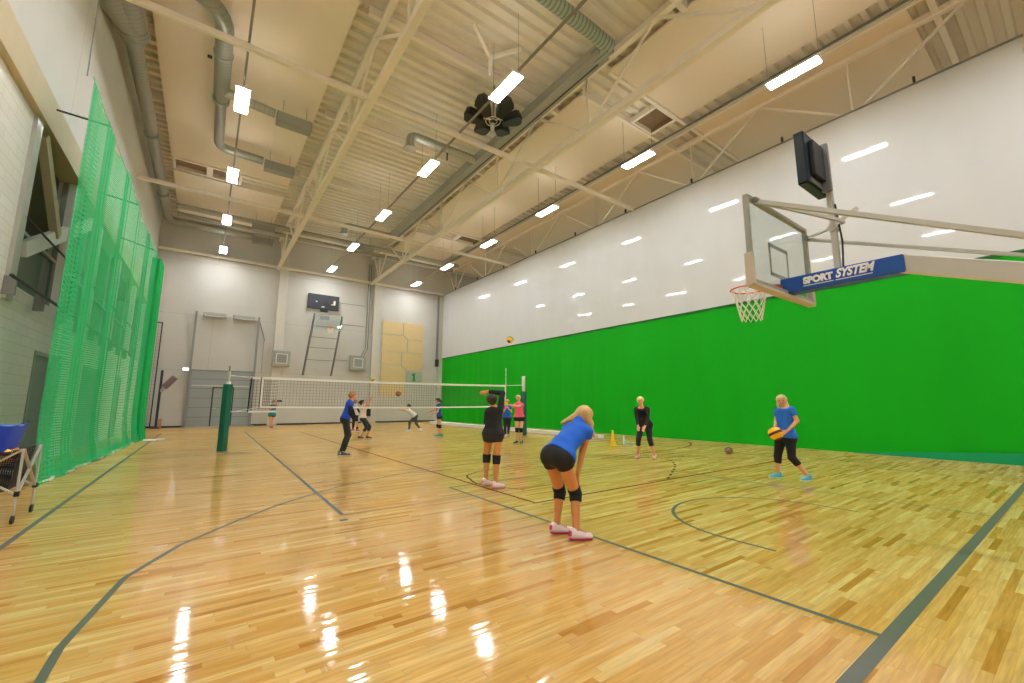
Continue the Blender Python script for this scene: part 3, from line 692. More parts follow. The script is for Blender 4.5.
for x0, x1, w in ((-.52, .66, 'left'), (1.05, 2.28, 'right')):
    h = empty('radiant_heater', ((x0+x1)/2, W-.2, 6.98), 'flat grey bar heater above the sectional door, the %s' % ('one nearer the netting' if w == 'left' else 'one nearer the wall column'), 'heater', 'bar heaters over the door')
    part(MB().prism([(x0, W-.35), (x1, W-.35), (x1, W-.1), (x0, W-.1)], 6.88, 7.12), 'casing', M['galv'], h, .02)
    part(MB().box(x0+.05, x1-.05, W-.38, W-.3, 6.86, 6.90), 'lip', M['white'], h)
    part(MB().box((x0+x1)/2-.03, (x0+x1)/2+.03, W-.12, W, 6.95, 7.05), 'wall_bracket', M['steel'], h)
ex = empty('exit_lamp', (-.98, W-.2, 3.48), 'small lit pale blue lamp beside the sectional door', 'lamp')
part(MB().box(-1.25, -.9, W-.14, W-.02, 3.40, 3.58), 'housing', M['white'], ex, .01); part(MB().box(-1.23, -.92, W-.15, W-.139, 3.42, 3.56), 'diffuser', M['signlight'], ex)
# mesh goal frame stored in the corner
gm = empty('mesh_gate', (-2.7, W-.6, 0), 'tall dark wire mesh gate folded in the far left corner', 'gate')
part(MB().box(-3.05, -2.99, W-.5, W-.44, 0, 6.2).box(-2.44, -2.38, W-.5, W-.44, 0, 6.2).box(-3.05, -2.38, W-.5, W-.44, 6.14, 6.2).box(-3.05, -2.38, W-.5, W-.44, .02, .12), 'frame', M['darksteel'], gm)
g = MB()
for i in range(1, 31): g.box(-3.0, -2.4, W-.48, W-.470, .1+i*.2-.005, .1+i*.2+.005)
for i in range(1, 4): g.box(-3.02+i*.15-.008, -3.02+i*.15+.008, W-.49, W-.475, .1, 6.15)
part(g, 'wire_mesh', M['steel'], gm)
pd = empty('stored_hoop_stand', (-1.95, W-.5, 0), 'dark post with a tilted arm and box standing near the far left corner', 'stand')
part(MB().box(-2.2, -2.08, W-.55, W-.43, 0, 3.35), 'post', mat('dark_blue_post', '#2b3a4a', .45, .2), pd, .01)
part(MB().bar((-2.1, W-.5, 2.1), (-1.75, W-.7, 2.65), .12, .14), 'arm', M['silver'], pd)
part(MB().bar((-1.95, W-.7, 2.35), (-1.5, W-.9, 2.95), .2, .3), 'head_box', mat('greyish_red_box', '#8a7470', .6), pd, .02)
part(MB().box(-2.35, -1.95, W-.75, W-.3, 0, .06), 'base', M['darksteel'], pd, .01)
part(MB().box(-2.06, -1.9, W-.6, W-.44, .0, .55), 'orange_guard', mat('faded_orange_guard', '#c98a5a', .6), pd, .01)
# air heaters
def unit(x0, x1, lab):
    u = empty('fan_heater', ((x0+x1)/2, W-.4, 4.4), lab, 'heater', 'square fan heaters')
    part(MB().box(x0, x1, W-.72, W-.30, 3.9, 4.95), 'casing', M['galv'], u, .03)
    cx = (x0+x1)/2
    part(MB().box(cx-.32, cx+.32, W-.75, W-.72, 4.08, 4.12).box(cx-.32, cx+.32, W-.75, W-.72, 4.70, 4.74).box(cx-.34, cx-.30, W-.75, W-.72, 4.08, 4.74).box(cx+.30, cx+.34, W-.75, W-.72, 4.08, 4.74), 'grille_frame', M['white'], u)
    g = MB()
    for i in range(7): g.box(cx-.3, cx+.3, W-.745, W-.722, 4.14+i*.085, 4.17+i*.085)
    part(g, 'grille', M['steel'], u)
    part(MB().box(cx-.4, cx-.34, W-.3, W, 4.3, 4.4).box(cx+.34, cx+.4, W-.3, W, 4.3, 4.4), 'wall_bracket', M['steel'], u)
unit(3.42, 4.5, 'grey square fan heater beside the column near the sectional door'); unit(8.42, 9.56, 'grey square fan heater below the vertical pipes')
o = empty('wall_pipes', (9.3, W-.1, 7), 'pair of dark vertical pipes running down to the second fan heater', 'pipe')
for dx in (0, .17): part(MB().tube([(9.62+dx, W-.12, 12.3), (9.62+dx, W-.12, 5.6), (9.3+dx, W-.3, 4.96)], .04, 8), 'pipe', M['steel'], o)
o = empty('wall_conduit', (8.5, W-.1, 7), 'thin conduits branching across the wall beside the folded hoop', 'conduit')
for a, b, z in ((7.7, 9.5, 7.3), (7.6, 9.5, 8.9), (7.4, 8.4, 4.6)): part(MB().tube([(a, W-.03, z), (b, W-.03, z)], .02, 6), 'conduit', M['steel'], o)
# scoreboard
sb = empty('scoreboard', (6.45, W-.2, 8.75), 'black rectangular scoreboard high on the far wall', 'scoreboard')
part(MB().box(5.4, 7.5, W-.22, W-.002, 8.25, 9.3), 'case', mat('charcoal_scoreboard', '#2f3338', .5, 0, .05, 20), sb, .01)
part(MB().box(6.25, 6.75, W-.2, W-.1, 8.05, 8.25), 'lower_box', M['black'], sb)
part(MB().box(7.12, 7.22, W-.235, W-.22, 8.62, 8.92), 'lit_digit', emis_mat('warm_digit', (1, .8, .45), 1.6), sb)
part(MB().box(5.9, 6.0, W-.235, W-.22, 8.7, 8.78).box(6.3, 6.5, W-.235, W-.22, 8.36, 8.42).box(6.95, 7.1, W-.235, W-.22, 8.6, 8.66), 'small_digits', emis_mat('pale_digit', (.8, .85, .9), .8), sb)
# folded basketball hoop on the far wall
fh = empty('folded_basketball_hoop', (6.5, W-.5, 5.5), 'wall mounted basketball hoop folded up on the far wall', 'basketball hoop')
for x0, x1 in ((5.42, 5.80), (7.28, 7.66)):
    part(MB().bar((x0, W-.1, 3.4), (x1, W-.75, 7.75), .09, .09), 'side_rail', M['steel'], fh)
def lerp(a, b, t): return a+(b-a)*t
for t in (.25, .45, .62, .8): part(MB().bar((lerp(5.42, 5.8, t), lerp(W-.1, W-.75, t), lerp(3.4, 7.75, t)), (lerp(7.28, 7.66, t), lerp(W-.1, W-.75, t), lerp(3.4, 7.75, t)), .045), 'cross_bar', M['steel'], fh)
part(MB().box(5.85, 7.7, W-.83, W-.80, 6.7, 7.75), 'backboard', M['glass'], fh)
part(MB().box(5.82, 7.73, W-.85, W-.79, 7.72, 7.78).box(5.82, 7.73, W-.85, W-.79, 6.66, 6.72).box(5.82, 5.87, W-.85, W-.79, 6.7, 7.75).box(7.68, 7.73, W-.85, W-.79, 6.7, 7.75), 'board_frame', M['silver'], fh)
part(MB().box(6.15, 6.75, W-.88, W-.84, 7.35, 7.6), 'sign_plate', M['steel'], fh)
part(MB().tube([(6.82+.23*math.cos(a*PI/10), W-1.1+.23*math.sin(a*PI/10), 6.78) for a in range(20)], .025, 6, closed=True), 'rim', M['orange'], fh)
part(MB().box(6.7, 6.94, W-.9, W-.84, 6.70, 6.84), 'rim_bracket', M['orange'], fh)
def hoop_net(c, r0, r1, dz, m, root, n=12, rows=5, th=.006, name='net'):
    mb = MB()
    for i in range(n):
        for sg in (1, -1):
            pts = []
            for j in range(rows+1):
                t = j/rows; a = 2*PI*(i+sg*j/2)/n; r = r0+(r1-r0)*(t**.7)
                pts.append((c[0]+r*math.cos(a), c[1]+r*math.sin(a), c[2]-dz*t))
            mb.tube(pts, th, 4)
    return part(mb, name, m, root)
hoop_net((6.82, W-1.1, 6.77), .22, .13, .42, M['rope'], fh, 8, 4, .012)
# plywood boards
PL = W-.002; x0, x1 = 10.92, 14.36
bd = [[(x0, 6.92), (12.56, 6.92), (12.56, 7.95), (x0, 7.95)], [(12.64, 6.90), (13.02, 6.62), (x1, 6.60), (x1, 7.95), (12.64, 7.95)],
      [(x0, 5.54), (12.94, 5.54), (12.94, 6.56), (12.56, 6.85), (x0, 6.85)], [(13.02, 5.54), (x1, 5.54), (x1, 6.53), (13.02, 6.54)],
      [(x0, 4.49), (12.5, 4.49), (12.5, 5.47), (x0, 5.47)], [(12.58, 4.44), (12.98, 4.10), (x1, 4.10), (x1, 5.47), (12.58, 5.47)],
      [(x0, 2.0), (12.92, 2.0), (12.92, 4.05), (12.52, 4.41), (x0, 4.41)]]
nm = ['topmost left', 'topmost right, with a clipped corner', 'second row left', 'second row right', 'third row left', 'third row right, with a clipped corner', 'lowest, partly behind the net']
for q, pl in zip(bd, nm):
    n = len(q); mb = MB().add([(a, PL-.05, b) for a, b in q]+[(a, PL, b) for a, b in q], [tuple(range(n)), tuple(range(2*n-1, n-1, -1))]+[(i, n+i, n+(i+1) % n, (i+1) % n) for i in range(n)])
    o = mb.build('plywood_board', M['wood']); tag(o, 'pale plywood wall board, %s' % pl, 'board', 'plywood boards on the far wall')
sg = empty('number_sign', (13.75, W-.08, 3.0), 'grey panel with a green number 1 on the far wall', 'sign')
part(MB().box(13.0, 14.36, PL-.05, PL, 2.9, 4.03), 'panel', mat('grey_green_panel', '#aab4a4', .6, 0, .03, 4), sg)
def text(name, body, m, parent, loc, rot, size, shear=0., offset=0., extrude=.004, ax='CENTER', sx=1.):
    c = bpy.data.curves.new(name, 'FONT'); c.body = body; c.size = size; c.shear = shear; c.offset = offset; c.extrude = extrude
    c.align_x = ax; c.align_y = 'CENTER'
    o = bpy.data.objects.new(name+'_tmp', c); COL.objects.link(o)
    bpy.context.view_layer.update()
    me = bpy.data.meshes.new_from_object(o.evaluated_get(bpy.context.evaluated_depsgraph_get()))
    bpy.data.objects.remove(o); me.materials.clear(); me.materials.append(m); me.name = name
    q = bpy.data.objects.new(name, me); COL.objects.link(q); q.parent = parent; q.location = loc; q.rotation_euler = rot; q.scale = (sx, 1, 1)
    return q
dg = MB(); q = [(13.53, 3.27), (13.81, 3.27), (13.81, 3.36), (13.73, 3.36), (13.73, 3.88), (13.63, 3.88), (13.48, 3.76), (13.48, 3.66), (13.60, 3.72), (13.60, 3.36), (13.53, 3.36)]
n = len(q); dg.add([(a, PL-.075, b) for a, b in q]+[(a, PL-.05, b) for a, b in q], [tuple(range(n)), tuple(range(2*n-1, n-1, -1))]+[(i, n+i, n+(i+1) % n, (i+1) % n) for i in range(n)])
part(dg, 'digit', mat('green_digit_paint', '#0a8a36', .5), sg)
o = empty('litter_bin', (9.7, W-1.0, 0), 'black box on a pale cabinet against the far wall behind the net', 'bin')
part(MB().box(9.55, 10.05, W-.8, W-.32, 0, .5), 'cabinet', mat('pale_cabinet', '#c9c4a8', .6), o, .015)
part(MB().box(9.53, 10.07, W-.82, W-.32, .5, 1.05), 'black_box', M['black'], o, .03)
part(MB().box(9.57, 10.03, W-.83, W-.80, .42, .46), 'handle', M['steel'], o)
o = empty('curtain_winch', (15.5, W-.4, 5), 'dark vertical rail and winch box by the far end of the curtain', 'winch')
part(MB().box(15.42, 15.56, W-.5, W-.34, 5.0, 10.5), 'rail', M['steel'], o); part(MB().box(15.36, 15.62, W-.55, W-.3, 4.5, 5.1), 'winch_box', M['darksteel'], o, .02)

# ------------------------------------------------------------------ volleyball net and posts
NY = 15.55
def vpost(x, lab):
    p = empty('volleyball_post', (x, NY, 0), lab, 'net post', 'padded volleyball posts')
    part(MB().tube([(x, NY, 0), (x, NY, 2.42)], .045, 14), 'pole', M['silver'], p)
    part(MB().tube([(x, NY, .03), (x, NY, 2.02)], .145, 6), 'pad', M['greenpad'], p, .02)
    part(MB().tube([(x, NY, 2.02), (x, NY, 2.10)], .07, 12), 'collar', M['white'], p)
    part(MB().tube([(x, NY, 0), (x, NY, .02)], .17, 16), 'floor_plate', M['steel'], p)
    return p
p = vpost(.55, 'green padded net post at the left end of the net')
part(MB().tube([(.55, NY, 2.42), (.55, NY, 2.58)], .022, 8), 'top_pin', M['steel'], p)
p = vpost(11.95, 'green padded net post in front of the green curtain')
part(MB().tube([(11.95, NY, 2.1), (11.95, NY, 2.72)], .08, 12), 'white_sleeve', M['white'], p)
vn = empty('volleyball_net', (6.2, NY, 1.2), 'long volleyball net with white tapes stretched across the hall', 'volleyball net')
Z0, Z1, A, B = 1.30, 2.28, 1.45, 10.92
dip = lambda x: -.03*math.sin((x-A)/(B-A)*PI)
def band(x0, x1, zc, h, y=NY, n=16):
    mb = MB()
    for i in range(n):
        a, b = x0+(x1-x0)*i/n, x0+(x1-x0)*(i+1)/n
        mb.bar((a, y, zc+dip(a)), (b, y, zc+dip(b)), .012, h)
    return mb
part(band(A, B, Z1-.035, .075), 'top_tape', M['whitetape'], vn)
part(band(A, B, Z0+.025, .055), 'bottom_tape', M['whitetape'], vn)
cords = MB(); kx = int((B-A)/.1)
for i in range(kx+1):
    x = A+i*(B-A)/kx; cords.box(x-.003, x+.003, NY-.003, NY+.003, Z0+dip(x), Z1+dip(x)-.04)
for j in range(1, 10):
    z = Z0+(Z1-Z0)*j/10
    for i in range(16):
        a, b = A+(B-A)*i/16, A+(B-A)*(i+1)/16; cords.bar((a, NY, z+dip(a)), (b, NY, z+dip(b)), .005, .006)
part(cords, 'mesh', M['netcord'], vn)
for q in (A, B-.01): part(MB().box(q-.02, q+.03, NY-.012, NY+.012, Z0, Z1), 'side_tape', M['whitetape'], vn)
part(MB().tube([(.55, NY, 2.28), (A, NY, 2.26)], .008, 5).tube([(.55, NY, 1.15), (A, NY, 1.32)], .008, 5).tube([(B, NY, 2.26), (11.95, NY, 2.3)], .014, 5).tube([(B, NY, 1.32), (11.95, NY, 1.25)], .008, 5), 'tension_cord', M['rope'], vn)
part(MB().tube([(1.42, NY, 1.3), (1.42, NY, 2.28)], .014, 6).tube([(B+.05, NY, 1.3), (B+.05, NY, 2.28)], .014, 6), 'dowel', M['black'], vn)
part(MB().tube([(10.92, NY-.03, 1.3), (10.92, NY-.03, 3.05)], .016, 6), 'antenna', stripes_mat('striped_antenna', '#e9efe4', '#c9d8bc', .2, 2, .5), vn)
# a second training net seen behind the left end
n2 = empty('spare_net', (1.2, NY+.9, 1.2), 'short slack end of a second net behind the left post', 'net')
g = MB(); A2, B2 = 1.18, 2.0
for i in range(9): x = A2+i*(B2-A2)/8; g.box(x-.005, x+.005, NY+.9, NY+.906, 1.18, 2.28)
for j in range(1, 11): g.box(A2, B2, NY+.9, NY+.906, 1.18+j*.1-.005, 1.18+j*.1+.005)
part(g, 'mesh', M['netcord'], n2)
part(MB().box(A2, B2, NY+.89, NY+.91, 1.14, 1.2).box(A2, B2, NY+.89, NY+.91, 2.25, 2.31), 'tape', M['whitetape'], n2)
part(MB().tube([(A2, NY+.9, 1.15), (A2+.04, NY+.9, 2.3)], .02, 6), 'dowel', M['black'], n2)
part(MB().tube([(.6, NY+.05, 2.3), (A2, NY+.9, 2.28)], .008, 5).tube([(.62, NY+.05, 1.2), (A2, NY+.9, 1.17)], .008, 5), 'tension_cord', M['rope'], n2)

# ------------------------------------------------------------------ near basketball hoop
HX = 6.14
bh = empty('basketball_hoop', (HX, 0, 0), 'wheeled basketball hoop with glass backboard and blue padded arm', 'basketball hoop')
yb, bz0, bz1, bx0, bx1 = 2.28, 2.93, 4.02, HX-.88, HX+.92
gl = part(MB().box(bx0, bx1, yb, yb+.02, bz0, bz1), 'backboard', M['glass'], bh)
part(MB().box(bx0-.02, bx1+.02, yb-.03, yb+.03, bz1-.02, bz1+.03).box(bx0-.03, bx0+.02, yb-.03, yb+.03, bz0, bz1).box(bx1-.02, bx1+.03, yb-.03, yb+.03, bz0, bz1).box(bx0-.02, bx1+.02, yb-.03, yb+.03, bz0-.03, bz0+.03), 'board_frame', M['galv'], bh, .006)
L_ = .05; tx0, tx1, tz0, tz1 = HX-.295, HX+.295, 3.12, 3.57
part(MB().box(tx0, tx1, yb+.021, yb+.024, tz1-L_, tz1).box(tx0, tx1, yb+.021, yb+.024, tz0, tz0+L_).box(tx0, tx0+L_, yb+.021, yb+.024, tz0, tz1).box(tx1-L_, tx1, yb+.021, yb+.024, tz0, tz1), 'target_square', M['silver'], bh)
part(MB().box(bx0-.02, bx1+.03, yb-.05, yb+.06, bz0-.07, bz0-.02).box(bx0-.05, bx0+.0, yb-.05, yb+.06, bz0-.05, bz0+.36).box(bx1-.0, bx1+.04, yb-.05, yb+.06, bz0-.05, bz0+.3), 'edge_padding', mat('beige_grey_padding', '#c6bda8', .6), bh, .015)
RC = (HX-.03, yb+.42, 3.06)
part(MB().tube([(RC[0]+.24*math.cos(a*PI/18), RC[1]+.24*math.sin(a*PI/18), RC[2]) for a in range(36)], .011, 8, closed=True), 'rim', M['orange'], bh)
part(MB().box(HX-.09, HX+.09, yb+.03, yb+.19, 3.0, 3.04).bar((HX-.08, yb+.05, 3.03), (HX-.15, yb+.26, 3.05), .02).bar((HX+.08, yb+.05, 3.03), (HX+.15, yb+.26, 3.05), .02), 'rim_bracket', M['orange'], bh)
hoop_net((RC[0], RC[1], RC[2]-.01), .234, .13, .44, M['rope'], bh, 12, 6, .006)
AX = HX+.16
part(MB().bar((AX, 2.22, 3.05), (AX, 1.05, 3.05), .13, .14), 'arm', M['silver'], bh)
pad = part(MB().box(AX-.10, AX+.10, 1.08, 2.34, 2.92, 3.13), 'arm_pad', M['bluepad'], bh, .015)
part(MB().bar((AX, 1.12, 3.04), (AX+.02, -2.35, 1.72), .13, .19), 'boom', M['silver'], bh, .01)
part(MB().bar((AX-.07, 1.12, 2.93), (AX-.05, -2.3, 1.62), .02, .03), 'boom_edge', M['beam'], bh)
part(MB().bar((bx0+.15, yb-.05, 3.98), (AX-.20, 1.55, 3.66), .035).bar((bx0+.15, yb-.05, 3.98), (AX-.01, -2.3, 1.67), .05), 'upper_strut', M['silver'], bh)
part(MB().bar((bx1-.05, yb-.05, 3.88), (AX+.10, 1.62, 3.75), .03).bar((bx1-.05, yb-.05, 3.86), (AX+.22, -2.3, 1.87), .04), 'lower_strut', M['silver'], bh)
part(MB().box(AX-.35, AX+.5, -2.75, -2.25, .45, 2.05), 'mast', M['silver'], bh, .03)
part(MB().box(AX-.6, AX+.8, -4.2, -1.6, .12, .5), 'base', M['bluepad'], bh, .05)
for x in (AX-.5, AX+.7):
    for y in (-3.9, -1.9): part(MB().tube([(x-.03, y, .07), (x+.03, y, .07)], .07, 14), 'wheel', M['black'], bh)
# bracket with knobs
for x, z in ((bx0+.15, 3.99), (bx1-.05, 3.87)): part(MB().tube([(x-.05, yb-.06, z), (x+.05, yb-.06, z)], .035, 10), 'joint', M['steel'], bh)
T = V((HX, 0, 0))
def padtext(body, y, z, size, shear, off, nm, sx=1.):
    q = text(nm, body, mat('white_lettering', '#f4f6f8', .5), bh, V((AX-.1035, y, z))-T, (PI/2, 0, -PI/2), size, shear, off, .002, 'CENTER', sx); return q
padtext('SPORT', 1.905, 3.040, .115, 0, .0075, 'lettering', .92)
padtext('SYSTEM', 1.535, 3.050, .145, .35, .006, 'lettering', .74)
part(MB().box(AX-.104, AX-.1, 1.74, 2.07, 2.972, 2.980).box(AX-.104, AX-.1, 1.36, 1.72, 2.972, 2.980), 'underline', mat('white_underline', '#f4f6f8', .5), bh)
# shot clock on its own pole
cp = empty('shot_clock', (AX+.05, 1.75, 3.1), 'black shot clock on a short pole above the hoop arm', 'shot clock')
part(MB().bar((AX+.04, 1.72, 3.13), (AX+.05, 1.72, 4.75), .075, .06, up=(0, 1, 0)), 'pole', M['silver'], cp)
part(MB().tube([(AX+.05, 1.67, 3.14), (AX+.10, 1.66, 3.5), (AX+.05, 1.68, 4.0)], .012, 6), 'cable', M['black'], cp)
part(MB().bar((AX+.02, 1.70, 3.72), (AX+.2, 1.5, 3.92), .03, .05).tube([(AX-.02, 1.72, 3.68), (AX+.1, 1.72, 3.68)], .05, 10), 'clamp_lever', M['silver'], cp)
fx0, fx1, fz0, fz1, fy0, fy1 = AX-.51, AX+.16, 4.17, 4.86, 1.77, 1.88
part(MB().box(fx0, fx1, fy0, fy0+.02, fz0, fz1).box(fx0, fx1, fy0, fy1, fz0, fz0+.03).box(fx0, fx1, fy0, fy1, fz1-.03, fz1).box(fx0, fx0+.03, fy0, fy1, fz0, fz1).box(fx1-.03, fx1, fy0, fy1, fz0, fz1), 'case', mat('dark_blue_black_case', '#1d2a33', .4), cp, .008)
part(MB().box(fx0+.12, fx0+.5, fy0-.06, fy0, fz0+.12, fz1-.1), 'rear_box', M['black'], cp, .01)
part(MB().box(fx0+.1, fx1-.1, fy0-.012, fy0, fz0+.03, fz0+.09).box(fx1-.22, fx1-.16, fy0-.1, fy0, fz0, fz1-.05), 'rear_rail', M['steel'], cp)

# ------------------------------------------------------------------ balls and small things
def ball(x, y, z, r, label, m, nm='volleyball', grp=None):
    me = bpy.data.meshes.new(nm); bm = bmesh.new(); bmesh.ops.create_icosphere(bm, subdivisions=4, radius=r)
    bm.to_mesh(me); bm.free()
    for p in me.polygons: p.use_smooth = True
    me.materials.append(m); o = bpy.data.objects.new(nm, me); COL.objects.link(o); o.location = (x, y, z); tag(o, label, 'ball', grp)
    return o
YB = ball_mat('yellow_blue_ball', '#f3c81c', '#4a2c5c', .4); YR = ball_mat('yellow_dark_ball', '#f5c216', '#5a1e22', 1.2); OR = ball_mat('orange_ball', '#b8794a', '#7d4a2a', .9)
ball(7.75, 10.8, 3.47, .118, 'yellow and purple volleyball high in the air before the white curtain', YB)
ball(5.72, 18.0, 2.39, .115, 'yellow volleyball in the air at the top tape of the net', ball_mat('yellow_olive_ball', '#d6c628', '#4c5230', 2.))
ball(7.12, 18.6, 1.90, .13, 'orange brown ball in the air behind the net', OR)
ball(12.6, 6.52, .105, .105, 'brown and white ball lying on the floor by the green curtain', ball_mat('brown_white_ball', '#8a6a55', '#2d1a1c', .2))
cn = empty('training_cone', (11.66, 10.07, 0), 'tall yellow training cone on the floor by the green curtain', 'cone')
part(MB().lathe([(.115, .04), (.10, .06), (.05, .34), (.028, .53), (.0, .54)], (11.66, 10.07, 0), 24), 'cone', M['yellow'], cn)
part(MB().box(11.52, 11.80, 9.93, 10.21, 0, .04), 'base', M['yellow'], cn, .015)
bt = empty('drink_bottle', (12.3, 10.1, 0), 'pale blue drink bottle standing beside the yellow cone', 'bottle')
part(MB().lathe([(0, 0), (.045, 0), (.047, .02), (.047, .2), (.02, .27), (.02, .3), (0, .3)], (12.3, 10.1, 0), 16), 'body', M['clearp'], bt)
part(MB().lathe([(.024, .285), (.024, .32), (0, .32)], (12.3, 10.1, 0), 12), 'cap', M['white'], bt)
for i, (x, y, c) in enumerate(((12.62, 10.02, '#d8dcd8'), (12.95, 9.95, '#c9c0b4'))):
    o = MB().tube([(x-.12, y, .04), (x+.12, y+.03, .04)], [.04, .035], 12).build('drink_bottle', mat('lying_bottle_%d' % i, c, .3)); tag(o, 'small pale bottle lying on its side %s' % ('right beside the standing bottle' if i == 0 else 'farther from the yellow cone'), 'bottle')
yk = empty('yellow_floor_marker', (12.4, 28.3, 0), 'low yellow marker dome behind the girl in navy', 'marker')
part(MB().lathe([(.12, 0), (.1, .03), (.03, .12), (0, .12)], (12.4, 28.3, 0), 16), 'dome', M['yellow'], yk)

# ------------------------------------------------------------------ ball cart at the left edge
ct = empty('ball_cart', (-2.12, 8.2, 0), 'folding ball cart with black mesh basket on small wheels', 'cart')
cx0, cx1, cy0, cy1, ztp, zbt = -2.5, -1.75, 7.85, 8.55, .88, .34
for (x, y) in ((cx0, cy0), (cx1, cy0), (cx0, cy1), (cx1, cy1)):
    part(MB().tube([(x, y, .10), (x, y, ztp)], .014, 8), 'leg', M['silver'], ct)
    part(MB().tube([(x-.012, y, .05), (x+.012, y, .05)], .05, 14), 'wheel', M['black'], ct)
    part(MB().tube([(x, y, .32), (x, y, .38)], .026, 8), 'joint', M['black'], ct)
for (a, b) in (((cx1, cy0), (cx1, cy1)), ((cx0, cy0), (cx0, cy1)), ((cx0, cy0), (cx1, cy0)), ((cx0, cy1), (cx1, cy1))):
    part(MB().bar((a[0], a[1], zbt), (b[0], b[1], ztp), .028, .02), 'cross_bar', M['silver'], ct)
    part(MB().bar((a[0], a[1], ztp), (b[0], b[1], zbt), .028, .02), 'cross_bar', M['silver'], ct)
g = MB(); I = .03
q = [(cx0+I, cy0+I), (cx1-I, cy0+I), (cx1-I, cy1-I), (cx0+I, cy1-I)]; c_ = ((cx0+cx1)/2, (cy0+cy1)/2)
lv = [(ztp, 1.), (ztp-.02, .97), (.6, .86), (.40, .8), (.36, .6), (.35, .1)]
vs = []
for z, s in lv:
    for k in range(24):
        t = k/24*4; e = int(t); f = t-e; a, b = q[e], q[(e+1) % 4]
        px, py = a[0]+(b[0]-a[0])*f, a[1]+(b[1]-a[1])*f; sg_ = .05*math.sin(f*PI)*(1 if z > .8 else .2)
        vs.append((c_[0]+(px-c_[0])*s, c_[1]+(py-c_[1])*s, z-sg_))
fs = [(i*24+k, i*24+(k+1) % 24, (i+1)*24+(k+1) % 24, (i+1)*24+k) for i in range(5) for k in range(24)]
g.add(vs, fs); g.smooth = True
part(g, 'basket', basket_mat('black_mesh_basket'), ct)
for (x, y, z, nmn) in ((-2.28, 8.05, .66, 'at the back'), (-1.98, 8.36, .70, 'nearest the netting'), (-1.97, 8.04, .70, 'at the near side')):
    ball(x, y, z+.08, .105, 'yellow ball lying in the cart basket, %s' % nmn, OR if nmn == 'nearest the netting' else YR, 'volleyball', 'balls in the cart')
bg = empty('blue_bag', (-2.29, 8.2, .9), 'bright blue open fabric bin resting on the ball cart', 'bag')
vs = []
for z, ex in ((.86, 0), (1.02, .03), (1.17, .05), (1.17, .03), (1.0, .01)):
    for k in range(24):
        a = 2*PI*k/24; sx = (abs(math.cos(a))**.35)*math.copysign(1, math.cos(a)); sy = (abs(math.sin(a))**.35)*math.copysign(1, math.sin(a))
        vs.append((-2.29+sx*(.36+ex), 8.2+sy*(.34+ex), z+.012*math.sin(a*3)))
g = MB(); g.add(vs, [(i*24+k, i*24+(k+1) % 24, (i+1)*24+(k+1) % 24, (i+1)*24+k) for i in range(4) for k in range(24)]+[tuple(range(23, -1, -1)), tuple(4*24+k for k in range(24))]); g.smooth = True
part(g, 'body', M['blueplastic'], bg)
part(MB().tube([(-2.29+.41*math.cos(2*PI*k/24)*1.0, 8.2+.39*math.sin(2*PI*k/24), 1.16) for k in range(24)], .012, 6, closed=True), 'rim_tape', mat('pale_blue_rim', '#7fa4e0', .6), bg)

